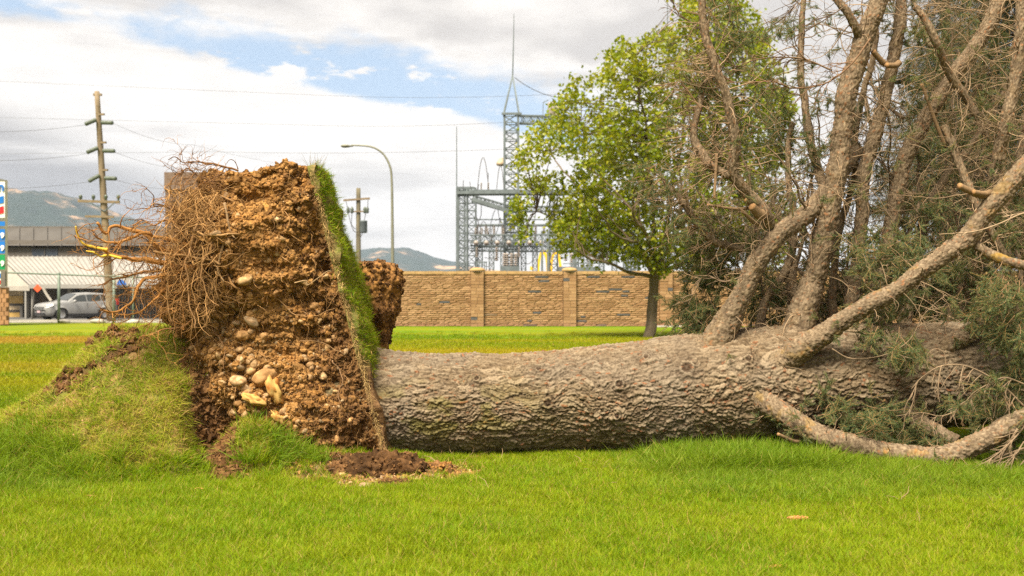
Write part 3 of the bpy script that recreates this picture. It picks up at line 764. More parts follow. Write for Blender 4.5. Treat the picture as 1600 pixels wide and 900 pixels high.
for j, (px, py, r, ro) in enumerate(((432, 610, .12, (.3, 1.2, .2)), (400, 622, .09, (.2, .4, 0)), (438, 652, .07, (.1, .9, .5)))):
    o = place(WM[j % 2], 'torn_wood', on_plate(px, py) + (0, -.05, 0), r, ro, plate); o.scale = (r, r * .55, r * .62)
    o['label'] = 'splintered pale yellow root wood'

# ---- turf skin on the upper face of the plate, with its thatch edge
zs = np.linspace(.0, 2.50, 120); us = np.linspace(0, 1, 50)
ZS, US = np.meshgrid(zs, us, indexing='ij')
yb = back_y(ZS) + .02; yy = 8.57 + US * (yb - 8.57)
q = np.stack((yy.ravel() * 0, yy.ravel(), ZS.ravel()), 1); und = fbm(q * 5, 3, 201).reshape(ZS.shape) * .025
yy = yy + (.035 * fbm(q * 7, 3, 205).reshape(ZS.shape) + .01) * (1 - US) ** 6; und = und * 1.6
nx, nzz = .968, .25; offo = .035 + und
Vo = np.stack((plane_x(ZS) + nx * offo, yy, ZS + nzz * offo), -1); Vi = np.stack((plane_x(ZS) - .03, yy, ZS), -1)
V = np.concatenate((Vo.reshape(-1, 3), Vi.reshape(-1, 3))); n0 = Vo[..., 0].size
Fo = grid_faces(50, 120); 
bo = np.concatenate((np.arange(0, 120) * 50, 119 * 50 + np.arange(1, 50), (np.arange(118, -1, -1) * 50 + 49), np.arange(48, -1, -1)))
rim = np.stack((bo, np.roll(bo, -1), np.roll(bo, -1) + n0, bo + n0), 1)
nn = fbm(V * 11, 3, 207); cc = np.array((.12, .125, .03)) + (np.array((.21, .15, .065)) - np.array((.12, .125, .03))) * sstep(-.3, .7, nn)[:, None]
cc = cc + (np.array((.15, .085, .04)) - cc) * sstep(.95, .75, V[:, 2])[:, None]
sod = put('turf_sheet', V, [np.concatenate((Fo, rim))], M_soil, tree, {'col': cc}, smooth=False)
C_sod = [blade_clump('sod_clump', 16, .05, .015, .045, .0042, .9, (M_grass, M_straw), .22, 3, .9) for _ in range(6)]
pp, _n = sample_surface(Vo.reshape(-1, 3), Fo, 2700)
dirn = np.array((nx, 0, nzz)) + np.array((0, 0, .35)) + rng.normal(size=(len(pp), 3)) * .45
keep = (pp[:, 2] > .80 + .06 * rng.normal(size=len(pp))) & (rng.random(len(pp)) < .45 + .5 * sstep(.3, 1.1, pp[:, 2] + .2 * fbm(pp * 6, 2, 209))); pp, dirn = pp[keep], dirn[keep]
scatter('turf_grass', pp, euler_from_z(dirn, rng.random(len(pp)) * 2 * PI), rng.uniform(.8, 1.3, len(pp)), rng.integers(0, 6, len(pp)), C_sod, sod)
# pale fibres along the cut edge and dry stalks at the peak
M_fibre = colmat('fibre', .9, 90, .3, .3, .002)
def fibres(name, P0, D0, L, K, r, col, parent, curl=.3, grav=0.0, var=.35, sides=4, mat_=None):
    C_ = wander(P0, D0, L, K, curl, grav); N_ = len(P0); r = np.broadcast_to(r, (N_,))
    R = r[:, None] * np.linspace(1, .25, K)[None]; V, Fs = tubes(C_, R, sides, False)
    cv = np.repeat(np.array(col)[None] * (1 + var * rng.normal(size=(N_, 1))).clip(.4, 1.7), K * sides, 0)
    o = put(name, V, Fs, mat_ or M_fibre, parent, {'col': np.clip(cv, 0, 1)}); o['kind'] = 'stuff'; return C_
n = 1500; z = rng.uniform(.02, 2.48, n); p = np.stack((plane_x(z) + rng.normal(size=n) * .010, 8.575 + rng.normal(size=n) * .015, z), 1)
dd = np.stack((rng.normal(size=n) * .25 + .12, -.25 + rng.normal(size=n) * .2, -np.ones(n)), 1)
fibres('thatch_edge', p, dd, rng.uniform(.02, .07, n), 6, .0018, (.40, .27, .11), sod, .55)
n = 26; p = np.stack((plane_x(2.47) + rng.normal(size=n) * .03, 8.62 + rng.random(n) * .1, np.full(n, 2.47)), 1)
fibres('dry_stalks', p, np.stack((rng.normal(size=n) * .5, rng.normal(size=n) * .3, np.ones(n)), 1), rng.uniform(.08, .2, n), 6, .0018, (.25, .2, .1), sod, .12)
# fine root hairs all over the cut face
pp, nn = sample_surface(PV[:nt * nz], PF, 2600, lambda c_, n_: (c_[:, 1] < 9.2) * (c_[:, 0] < plane_x(c_[:, 2]) - .03) * 1.0)
if nn[:, 1].mean() > 0: nn = -nn
fibres('root_hairs', pp, nn * .5 + rdir(len(pp)) + (0, 0, -.6), rng.uniform(.04, .22, len(pp)), 9, rng.uniform(.0010, .0024, len(pp)), (.33, .185, .075), plate, .42, .10)

# ---- roots: the tangle on the left of the plate
M_root = colmat('root', .85, 120, .3, .5, .003, .2)
def catmull(pts, n):
    pts = np.asarray(pts, float); q = np.concatenate((2 * pts[:1] - pts[1:2], pts, 2 * pts[-1:] - pts[-2:-1]))
    L = np.concatenate(([0], np.cumsum(np.linalg.norm(np.diff(pts[:, :3], axis=0), axis=1)))); s = np.linspace(0, L[-1], n)
    i = np.clip(np.searchsorted(L, s, 'right') - 1, 0, len(pts) - 2); t_ = ((s - L[i]) / (L[i + 1] - L[i]))[:, None]
    a, b_, c_, d_ = q[i], q[i + 1], q[i + 2], q[i + 3]
    return .5 * ((2 * b_) + (c_ - a) * t_ + (2 * a - 5 * b_ + 4 * c_ - d_) * t_ ** 2 + (3 * b_ - a - 3 * c_ + d_) * t_ ** 3)
def root_part(px, Y0, Y1, r0, r1, col, n=46, jit=.012, name='root'):
    """px: pixel path from the plate outwards"""
    Ys = np.linspace(Y0, Y1, len(px)); c_ = catmull([P(x, y, Yy) for (x, y), Yy in zip(px, Ys)], n)
    w_ = np.linspace(0, 1, n)[:, None]
    c_ = c_ + np.stack([fbm(c_ * 9 + 31 * i, 2, 301 + i) for i in range(3)], 1) * jit
    R = np.linspace(r0, r1, n) * (1 + .22 * vnoise(c_ * 40, 311))
    V, Fs = tubes(c_, R, 8)
    cv = np.repeat(np.array(col)[None] * (1 + .25 * fbm(c_ * 14, 2, 313))[:, None], 8, 0)
    o = put(name, V, Fs, M_root, tree, {'col': np.clip(cv, 0, 1)}); return o, c_
br, og, yl, dk = (.24, .12, .045), (.37, .17, .045), (.70, .45, .06), (.14, .075, .035)
roots = [
 ([(330, 410), (260, 392), (215, 362), (183, 352), (165, 363), (154, 350)], 8.5, 8.2, .028, .010, og, .02),
 ([(320, 425), (262, 412), (215, 405), (190, 402), (163, 389)], 8.5, 8.1, .032, .013, og, .02),
 ([(168, 390), (145, 386), (130, 381), (121, 366), (118, 353)], 8.1, 8.0, .013, .006, yl, .004),
 ([(190, 403), (170, 399), (158, 401), (150, 396), (134, 393)], 8.12, 8.0, .012, .006, yl, .004),
 ([(330, 400), (270, 375), (225, 367), (196, 375), (165, 378), (146, 366)], 8.45, 8.15, .022, .006, og, .02),
 ([(335, 412), (273, 423), (242, 430), (218, 443), (207, 468), (178, 488), (157, 484)], 8.45, 8.1, .022, .006, og, .015),
 ([(280, 418), (247, 422), (212, 428), (178, 437), (163, 444), (151, 448)], 8.4, 8.1, .016, .004, br, .012),
 ([(300, 440), (262, 448), (240, 470), (214, 490), (185, 492), (170, 486)], 8.4, 8.15, .014, .004, og, .012),
 ([(290, 470), (262, 486), (240, 498), (224, 513)], 8.4, 8.25, .010, .003, br, .01),
 ([(300, 500), (280, 512), (255, 516), (236, 524)], 8.4, 8.25, .010, .003, br, .01),
 ([(300, 345), (270, 330), (256, 322), (238, 320), (227, 327)], 8.5, 8.35, .012, .004, dk, .01),
 ([(256, 322), (240, 322), (240, 308), (232, 298), (226, 291)], 8.4, 8.3, .007, .002, dk, .006),
 ([(280, 350), (258, 345), (240, 352), (222, 343), (206, 352)], 8.45, 8.3, .010, .003, br, .01),
 ([(372, 266), (340, 257), (313, 253), (300, 254), (287, 255), (275, 246), (263, 249)], 8.65, 8.5, .010, .003, dk, .008),
 ([(330, 283), (310, 276), (293, 264), (283, 272), (272, 271)], 8.6, 8.45, .009, .003, dk, .008),
 ([(350, 262), (342, 274), (325, 280), (310, 290)], 8.6, 8.5, .007, .003, dk, .008),
 ([(372, 264), (366, 252), (358, 250), (352, 258)], 8.6, 8.55, .004, .002, dk, .004),
 ([(345, 352), (352, 372), (345, 395), (340, 425), (350, 440)], 8.36, 8.3, .014, .006, (.24, .15, .07), .01),
 ([(350, 318), (356, 345), (362, 366), (368, 374)], 8.36, 8.3, .012, .004, (.26, .17, .09), .008),
 ([(240, 395), (300, 402), (345, 412)], 8.3, 8.3, .012, .010, (.26, .15, .06), .015),
 ([(290, 360), (272, 395), (262, 430), (262, 470), (270, 505)], 8.35, 8.25, .010, .004, (.23, .13, .05), .02),
 ([(310, 340), (298, 380), (290, 420), (296, 470), (305, 515)], 8.3, 8.2, .011, .004, (.25, .14, .06), .02),
 ([(330, 380), (318, 415), (322, 450), (340, 482)], 8.28, 8.2, .009, .003, (.24, .13, .05), .02),
 ([(460, 442), (478, 438), (480, 445), (510, 425), (518, 424)], 8.5, 8.48, .005, .003, (.3, .2, .1), .006),
]
cents = []
for path, y0, y1, r0, r1, col, jit in roots:
    o, c_ = root_part(path, y0, y1, r0, r1, col, 46, jit); cents.append((c_, r0, col, o))
# side roots forking off the big ones, and the hair-fine mass
P0, D0, LL, RR_, CC = [], [], [], [], []
for c_, r0, col, o in cents[:16]:
    m = max(6, int(np.linalg.norm(c_[-1] - c_[0]) * 26)); i = rng.integers(4, len(c_) - 2, m)
    tdir = nrm(c_[np.minimum(i + 2, len(c_) - 1)] - c_[i - 2])
    P0.append(c_[i]); D0.append(tdir + rdir(m) * .9 + (0, 0, -.15)); LL.append(rng.uniform(.08, .42, m)); RR_.append(np.minimum(r0 * .35, rng.uniform(.0022, .006, m)))
P0, D0, LL, RR_ = map(np.concatenate, (P0, D0, LL, RR_))
C1 = fibres('side_roots', P0, D0, LL, 14, RR_, (.27, .125, .036), tree, .42, .03, mat_=M_root, sides=5)
k = rng.integers(0, len(C1), 900); j = rng.integers(4, 13, 900)
fibres('fine_roots', C1[k, j], nrm(C1[k, j] - C1[k, j - 3]) + rdir(900) * .9, rng.uniform(.05, .2, 900), 9, rng.uniform(.0011, .0022, 900), (.26, .13, .042), tree, .45, .03, mat_=M_root)
n = 850
pxx = 262 + 78 * rng.random(n); pyy = rng.uniform(290, 490, n)
p = np.stack([P(a_, b_, y_) for a_, b_, y_ in zip(pxx, pyy, 8.25 + .30 * (1 - (337 - pxx) / 90) * 0 + rng.random(n) * .35)])
dd = np.stack((rng.normal(size=n) * .6 - .25, rng.normal(size=n) * .4 - .15, rng.normal(size=n) * .5 - .55), 1)
C2 = fibres('root_mass', p, dd, rng.uniform(.10, .50, n), 18, rng.uniform(.0014, .0044, n), (.33, .185, .070), tree, .40, .06, mat_=M_root, sides=5)
n = 230; p = np.stack([P(a_, b_, y_) for a_, b_, y_ in zip(rng.uniform(232, 300, n), rng.uniform(365, 480, n), rng.uniform(8.2, 8.7, n))])
fibres('outer_root_mass', p, np.stack((rng.normal(size=n) * .5 - .5, rng.normal(size=n) * .4, rng.normal(size=n) * .5 - .25), 1), rng.uniform(.10, .4, n), 16, rng.uniform(.0016, .0040, n), (.32, .155, .048), tree, .42, .04, mat_=M_root, sides=5)
n = 150; p = np.stack([P(a_, b_, y_) for a_, b_, y_ in zip(rng.uniform(278, 350, n), rng.uniform(262, 300, n), rng.uniform(8.4, 8.7, n))])
fibres('crown_root_mass', p, np.stack((rng.normal(size=n) * .7 - .2, rng.normal(size=n) * .4, rng.normal(size=n) * .5), 1), rng.uniform(.06, .26, n), 12, rng.uniform(.0014, .003, n), (.16, .085, .038), tree, .33, .02, mat_=M_root)

# roots woven across the face of the plate
for path, r0, col in (([(300, 330), (330, 345), (352, 330), (380, 345), (398, 372)], .011, (.33, .19, .08)), ([(330, 400), (352, 430), (372, 452), (395, 462), (420, 452)], .010, (.30, .16, .06)),
        ([(340, 300), (372, 312), (405, 305), (440, 325), (458, 350)], .008, (.34, .19, .075)), ([(380, 395), (410, 410), (440, 400), (470, 418), (500, 415)], .007, (.28, .16, .07)), ([(350, 465), (385, 475), (430, 470), (470, 490), (520, 480)], .008, (.30, .17, .07)),
        ([(320, 480), (330, 515), (352, 545), (350, 580)], .009, (.26, .14, .06)), ([(440, 520), (470, 535), (500, 530), (540, 560)], .006, (.25, .15, .07)), ([(455, 580), (480, 605), (486, 640), (505, 668)], .006, (.24, .14, .065)),
        ([(520, 560), (532, 590), (528, 620), (545, 655)], .005, (.24, .14, .07)), ([(400, 290), (430, 300), (445, 285)], .006, (.36, .2, .08)), ([(310, 360), (345, 372), (375, 365), (402, 385), (425, 380)], .009, (.36, .21, .085)), ([(336, 430), (350, 405), (378, 400), (392, 420)], .008, (.31, .17, .065))):
    pts = np.array([on_plate(*p_) + (0, -.02, 0) for p_ in path]); c_ = catmull(pts, 40); c_ = c_ + np.stack([fbm(c_ * 11 + 5 * i, 2, 331 + i) for i in range(3)], 1) * .018
    V, Fs = tubes(c_, np.linspace(r0, r0 * .35, 40) * (1 + .2 * vnoise(c_ * 40, 3)), 7); put('root', V, Fs, M_root, tree, {'col': np.tile(col, (len(V), 1)) * (1 + .2 * fbm(V * 20, 2, 337))[:, None]})
# ------------------------------------------------------------------ limbs, twigs and needles of the fallen spruce
def bark_tube(name, ctrl, parent=None, res=.014, sides=44, col=(.195, .145, .092), seed=0, amp=1.0, jit=.012, rough_=1.0, lichen=0.0):
    """ctrl: (px, py, Y, radius in px)"""
    parent = parent or tree
    pts = np.array([(*P(a, b, y), r / F * y * (.79 if b < 470 else (.79 + .21 * min(1, (b - 470) / 60)))) for a, b, y, r in ctrl])
    L = np.linalg.norm(np.diff(pts[:, :3], axis=0), axis=1).sum(); n = max(24, int(L / res))
    c_ = catmull(pts, n); R = c_[:, 3]; c_ = c_[:, :3] + np.stack([fbm(c_[:, :3] * 3.5 + 7 * i + seed, 2, 401 + i) for i in range(3)], 1) * jit
    V, Fs = tubes(c_, R, sides)
    ctr = np.repeat(c_, sides, 0); N = nrm(V - ctr); Rr = np.repeat(R, sides)
    w_ = fbm(V * 9, 2, 411)[:, None]
    f1, f2, cid, off = worley(V * (40, 40, 24) + w_ * 1.2 + seed, 421); g1, g2, cid2, off2 = worley(V * 62 + w_, 431)
    e = np.clip((f2 - f1) / .25, 0, 1); k = np.clip(Rr / .07, .25, 1.1) * amp * .78
    V = V + N * (k * (.0100 * (e - 1) + .009 * (cid - .5) + .007 * (cid2 - .5) - .004 * off[:, 2]) + .10 * Rr * fbm(V * 6, 3, 441) * rough_)[:, None]
    c = np.array(col) * (.78 + .40 * cid[:, None]); c = c + (np.array((.34, .265, .175)) - c) * (sstep(.6, 1, cid2) * .5)[:, None]
    c = c + (np.array((.055, .033, .019)) - c) * ((1 - e) ** 1.2 * .75)[:, None]
    c = c + (np.array((.24, .10, .04)) - c) * (sstep(.93, .97, cid2) * .7)[:, None]
    li = sstep(.35, .8, fbm(V * 11, 3, 451)) * (.25 + lichen); c = c + (np.array((.34, .20, .02)) - c) * (np.clip(li, 0, 1) * (.2 + lichen))[:, None]
    o = put(name, V, Fs, M_bark, parent, {'col': np.clip(c, 0, 1)})
    return o, c_, R
limb_defs = [
 # the two leaders of the left limb
 [(1108, 566, 9.05, 30), (1124, 524, 9.0, 25), (1148, 478, 8.95, 21), (1180, 415, 8.9, 20), (1212, 372, 8.9, 19), (1262, 330, 9.0, 18), (1300, 290, 9.2, 15), (1340, 235, 9.5, 13)],
 [(1200, 352, 8.9, 11), (1192, 330, 8.8, 12), (1165, 300, 8.75, 12), (1144, 268, 8.7, 11.5), (1147, 225, 8.65, 10.5), (1140, 165, 8.6, 9.5), (1116, 100, 8.6, 9), (1100, 40, 8.6, 8.5), (1096, -50, 8.6, 7)],
 [(1140, 272, 8.7, 8), (1112, 255, 8.75, 9), (1092, 226, 8.8, 8.5), (1085, 190, 8.85, 7), (1095, 150, 8.9, 6), (1120, 90, 9, 5)],
 [(1238, 556, 9.15, 34), (1252, 500, 9.1, 27), (1270, 440, 9.1, 22), (1287, 375, 9.05, 21), (1303, 300, 9.0, 20), (1315, 220, 9.0, 19.5), (1325, 140, 9.0, 20), (1348, 70, 9.0, 19), (1372, 5, 9.0, 17), (1392, -70, 9.0, 15)],
 [(1347, 62, 9.0, 10), (1330, 30, 8.9, 9), (1305, -5, 8.9, 8), (1290, -50, 8.9, 7)],
 [(1320, 545, 9.3, 20), (1328, 500, 9.3, 15), (1338, 420, 9.3, 13.5), (1347, 330, 9.25, 13), (1352, 262, 9.2, 13), (1372, 190, 9.2, 13.5), (1388, 130, 9.2, 12), (1402, 60, 9.2, 13), (1408, 0, 9.2, 11), (1415, -60, 9.2, 10)],
 [(1355, 560, 9.5, 22), (1363, 520, 9.5, 18), (1375, 440, 9.5, 16), (1390, 370, 9.45, 16), (1402, 300, 9.4, 15.5), (1420, 235, 9.4, 16), (1462, 160, 9.4, 15), (1512, 85, 9.4, 15), (1548, 30, 9.4, 15), (1575, -50, 9.4, 14)],
 [(1184, 592, 9.0, 34), (1214, 574, 8.84, 27), (1236, 560, 8.76, 20), (1262, 540, 8.66, 18), (1320, 500, 8.55, 17), (1390, 458, 8.45, 17), (1450, 415, 8.4, 18), (1510, 372, 8.35, 20), (1548, 322, 8.3, 19), (1600, 262, 8.3, 19), (1680, 180, 8.3, 17)],
 [(1522, 380, 8.36, 10), (1548, 396, 8.3, 10), (1580, 410, 8.25, 10), (1640, 418, 8.2, 9)],
 [(1150, 596, 8.98, 34), (1184, 617, 8.80, 27), (1203, 632, 8.70, 20), (1222, 646, 8.62, 17), (1268, 676, 8.48, 15), (1310, 690, 8.38, 17), (1370, 706, 8.28, 15), (1430, 715, 8.22, 17), (1478, 716, 8.18, 18), (1525, 696, 8.12, 15), (1570, 672, 8.1, 15), (1640, 630, 8.1, 15)],
 [(1375, 615, 9.0, 20), (1400, 634, 8.86, 15), (1432, 655, 8.75, 13), (1462, 675, 8.65, 13), (1496, 692, 8.55, 12)],
 [(1224, 672, 8.72, 12), (1248, 688, 8.62, 12), (1290, 698, 8.52, 11), (1330, 704, 8.5, 9)],
 [(1400, 600, 9.1, 20), (1426, 582, 9.0, 16), (1460, 552, 8.9, 15), (1505, 525, 8.85, 14), (1552, 498, 8.85, 14), (1640, 470, 8.8, 13)],
 [(1483, 520, 9.6, 16), (1500, 460, 9.6, 15), (1530, 410, 9.6, 14), (1556, 350, 9.6, 12), (1590, 260, 9.6, 11), (1610, 160, 9.6, 10)],
 [(1240, 400, 9.5, 8), (1236, 440, 9.5, 9), (1250, 478, 9.4, 10), (1262, 510, 9.3, 9)],
 [(1160, 388, 9.2, 7), (1120, 378, 9.2, 8), (1092, 352, 9.2, 7), (1078, 325, 9.2, 6.5), (1052, 300, 9.2, 5), (1030, 270, 9.2, 3)],
 [(1525, 180, 9.1, 7), (1490, 120, 9.0, 8), (1462, 60, 8.9, 8), (1430, 10, 8.9, 7)],
 [(1475, 195, 9.2, 7), (1500, 250, 9.1, 8), (1530, 330, 9.0, 8), (1572, 400, 9.0, 7)],
 [(1295, 300, 9.4, 9), (1270, 240, 9.6, 9), (1262, 180, 9.7, 8), (1250, 110, 9.8, 7), (1252, 40, 9.8, 6), (1262, -60, 9.8, 5)],
 [(1302, 520, 9.5, 9), (1300, 440, 9.5, 8), (1312, 360, 9.5, 7.5), (1334, 280, 9.5, 7), (1338, 190, 9.5, 7), (1362, 100, 9.5, 6), (1372, -20, 9.5, 5)],
 [(1410, 520, 9.7, 11), (1424, 430, 9.7, 10), (1442, 350, 9.7, 9), (1476, 280, 9.7, 8), (1530, 210, 9.7, 7), (1580, 120, 9.7, 6)],
 [(1186, 520, 9.5, 9), (1200, 470, 9.5, 8), (1228, 420, 9.5, 8), (1240, 340, 9.5, 7), (1228, 260, 9.6, 6), (1240, 190, 9.6, 5)],
 [(1560, 250, 8.9, 12), (1575, 180, 8.8, 12), (1592, 90, 8.8, 12), (1600, 0, 8.8, 12), (1605, -60, 8.8, 11)],
]
limbs = []
for i, dfn in enumerate(limb_defs):
    if i == 9: dfn = [(a_, b_, c_, r_ * 1.06) for a_, b_, c_, r_ in dfn]
    thin = dfn[0][3] < 11
    o, c_, R = bark_tube('limb', dfn, sides=32 if thin else 60, res=.010, seed=i * 3.7, lichen=.5 if i == 8 else (.25 if i in (7, 9) else 0), jit=.02 if thin else .012)
    limbs.append((o, c_, R))
limbs[7][0]['label'] = 'long bare limb slanting up to the right in front of the others'
limbs[9][0]['label'] = 'thick limb sweeping low over the grass'
limbs[8][0]['label'] = 'short limb crusted with orange lichen'
# broken stubs
def stub(px, py, Y, ex, ey, r, r2=None, tip=(.30, .17, .075)):
    pts = np.array([P(px, py, Y), P((px * 2 + ex) / 3, (py * 2 + ey) / 3 + 3, Y - .03), P(ex, ey, Y - .08)]); c_ = catmull(pts, 14)
    V, Fs = tubes(c_, np.linspace(r, r2 or r * .8, 14) / F * Y, 12); V = V + rdir(len(V)) * .0015
    cv = np.tile((.20, .13, .07), (len(V), 1)); cv[-12:] = tip
    put('stub', V, Fs, M_bark, tree, {'col': cv})
for a in ((1540, 305, 8.3, 1498, 290, 6), (1548, 300, 8.3, 1520, 300, 5), (1405, 98, 9.1, 1385, 102, 5), (1385, 100, 9.1, 1364, 80, 5), (1120, 240, 8.7, 1116, 310, 2.5), (1190, 335, 8.75, 1175, 322, 9, 6),
          (1392, 632, 8.8, 1380, 625, 4), (1178, 320, 8.8, 1165, 312, 4), (1250, 690, 8.5, 1215, 678, 3), (1478, 230, 9.2, 1440, 110 + 20, 3), (1170, 325, 8.8, 1105, 320, 2.5), (1185, 350, 8.8, 1160, 330, 3)): stub(*a)

M_twig = colmat('twig', .9, 150, .3, .4, .002, .12)
TW = dict(col=(.17, .115, .068))
def twigs_on(c_, R, n, L=(.2, .7), r=(.0022, .006), curl=.22, grav=.04, parent=None, name='twigs', bias=(0, 0, 0), K=13, span=(.05, 1), kids=2.0, kl=.35, col=(.235, .165, .100)):
    i = rng.integers(int(span[0] * (len(c_) - 1)), max(int(span[0] * (len(c_) - 1)) + 1, int(span[1] * (len(c_) - 1))), n)
    tg = nrm(c_[np.minimum(i + 1, len(c_) - 1)] - c_[np.maximum(i - 1, 0)])
    d_ = nrm(rdir(n) + tg * .35 + np.array(bias)); d_ = nrm(d_ - tg * ((d_ * tg).sum(1, keepdims=True)) * .6)
    l1 = rng.uniform(*L, n); r1 = rng.uniform(*r, n)
    A = wander(c_[i] + d_ * R[i][:, None] * .8, d_, l1, K, curl, grav)
    m = int(n * kids); k = rng.integers(0, n, m); j = rng.integers(3, K - 1, m)
    dk = nrm(A[k, j] - A[k, j - 1]) + rdir(m) * .8 + (0, 0, -.1)
    B = wander(A[k, j], dk, l1[k] * kl * rng.uniform(.5, 1.3, m), K, curl * 1.2, grav * 1.3)
    m2 = int(m * .8); k2 = rng.integers(0, m, m2); j2 = rng.integers(3, K - 1, m2)
    Cc = wander(B[k2, j2], nrm(B[k2, j2] - B[k2, j2 - 1]) + rdir(m2) * .8, rng.uniform(.03, .12, m2), K, curl * 1.2, grav)
    cr = np.concatenate((A, B, Cc)); rr_ = np.concatenate((r1, r1[k] * .6, r1[k][k2] * .42))
    Rk = rr_[:, None] * np.linspace(1, .32, K)[None]
    V, Fs = tubes(cr, Rk, 4, False)
    cv = np.repeat(np.array(col)[None] * (1 + .30 * rng.normal(size=(len(cr), 1))).clip(.45, 1.9), K * 4, 0)
    o = put(name, V, Fs, M_twig, parent or tree, {'col': np.clip(cv, 0, 1)}); o['kind'] = 'stuff'
    return A, B

# needle shoots
def shoot(name, L, side, mats, nn=80, nl=.0165, droop=0.0):
    V = []; T = []; Q = []; k = 0; mi = []
    axes = [(np.array((0, 0, 0.)), np.array((0, 0, 1.)), L)]
    for s in range(side):
        z0 = L * (.15 + .6 * s / max(1, side)); a = s * 2.4 + rng.random(); axes.append((np.array((0, 0, z0)), nrm(np.array((math.cos(a) * .75, math.sin(a) * .75, .8))), L * rng.uniform(.35, .6)))
    for (o_, d_, l_) in axes:
        ref = np.array((1., 0, 0)) if abs(d_[0]) < .8 else np.array((0, 1., 0)); x = nrm(np.cross(d_, ref)); y = np.cross(d_, x)
        m = int(nn * l_ / L)
        for i in range(m):
            u = (i + rng.random()) / m; a = i * 2.399 + rng.random() * .5; p = o_ + d_ * l_ * u
            out = x * math.cos(a) + y * math.sin(a); dn = nrm(out * 1.0 + d_ * (.35 + .7 * u ** 2)) * nl * rng.uniform(.75, 1.15) * (1 - .3 * u * u)
            w = nrm(np.cross(dn, rng.normal(size=3))) * .0014
            V += [p - w, p + w, p + dn]; T.append((k, k + 1, k + 2)); mi.append(0); k += 3
        c_ = np.array([o_, o_ + d_ * l_ * .5, o_ + d_ * l_]); v, f = tubes(c_, np.array([.0022, .0018, .0010]), 3, False)
        V += list(v); Q += [tuple(q_ + k) for q_ in f[0]]; k += len(v)
    me = mesh(name, V, [np.array(T), np.array(Q)], {'rv': np.repeat(rng.random(len(V) // 3 + 1) * .5, 3)[:len(V)]})
    for m_ in mats: me.materials.append(m_)
    me.polygons.foreach_set('material_index', np.array(mi + [1] * len(Q), np.int32)); return me
M_needle = leafy('needle', (.082, .132, .056), (.108, .160, .076), (.20, .235, .07), .3, .5, 1.6, .25)
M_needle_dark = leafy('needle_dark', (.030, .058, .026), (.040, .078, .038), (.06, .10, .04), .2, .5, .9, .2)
M_stem = plain('shoot_stem', (.30, .15, .055), .8, var=.2, scale=30)
C_shoot = [shoot('spruce_shoot', .06 + .012 * i, i % 4, (M_needle, M_stem)) for i in range(6)]
def shoots(name, pts, dirs, parent=None, sc=(.8, 1.3), protos=None):
    protos = protos or C_shoot; n = len(pts)
    o = scatter(name, pts, euler_from_z(dirs, rng.random(n) * 6.28), rng.uniform(*sc, n), rng.integers(0, len(protos), n), protos, parent or tree); return o
def needle_twigs(name, centers, dirs, n_per, L, parent=None, spread=.10, grav=.06, curl=.22, per=9, sc=(.8, 1.3), col=(.24, .15, .08)):
    """leafy twigs: woody curves with shoots set along them"""
    c0 = np.repeat(centers, n_per, 0) + rng.normal(size=(len(centers) * n_per, 3)) * spread; d0 = np.repeat(dirs, n_per, 0) + rdir(len(c0)) * .55
    A = wander(c0, d0, rng.uniform(L * .6, L * 1.2, len(c0)), 12, curl, grav)
    V, Fs = tubes(A, np.full(len(A), .0032)[:, None] * np.linspace(1, .4, 12)[None], 4, False)
    o = put(name + '_twigs', V, Fs, M_twig, parent or tree, {'col': np.tile(col, (len(V), 1))}); o['kind'] = 'stuff'
    j = rng.integers(2, 12, (len(A), per)); i = np.arange(len(A))[:, None]
    p = A[i, j].reshape(-1, 3); tg = nrm(A[i, j] - A[i, j - 1]).reshape(-1, 3)
    shoots(name, p, nrm(tg * .7 + rdir(len(p)) * .9), parent, sc)

TC = {0: (70, (.15, .5)), 1: (90, (.15, .7)), 2: (60, (.12, .5)), 3: (70, (.2, .9)), 4: (22, (.15, .5)), 5: (55, (.2, .8)), 6: (80, (.2, .9)), 7: (34, (.12, .5)), 8: (10, (.1, .3)),
      9: (40, (.08, .3)), 10: (14, (.08, .25)), 11: (6, (.06, .2)), 12: (26, (.12, .4)), 13: (90, (.2, .8)), 14: (26, (.15, .5)), 15: (60, (.12, .5)), 16: (50, (.2, .7)), 17: (60, (.2, .7)), 18: (44, (.2, .7)), 19: (45, (.15, .6)), 20: (55, (.2, .7)), 21: (45, (.2, .7)), 22: (70, (.2, .9))}
for i, (o, c_, R) in enumerate(limbs):
    n, L = TC[i]; A, B = twigs_on(c_, R, n, L, parent=o, grav=.03 if i not in (9, 10, 11) else .0, r=(.0022, .0060), span=(.08, 1))
    frac = {7: .12, 8: .1, 9: .2, 3: .12, 5: .16, 6: .2}.get(i, .13)
    k = rng.random(len(B)) < frac; b = B[k]
    if len(b): shoots('needles', b[:, -4:].reshape(-1, 3), nrm(b[:, -1:] - b[:, -4:-3] + 0 * b[:, -4:]).reshape(-1, 3) + rdir(len(b) * 4) * .5, o, (.7, 1.1))
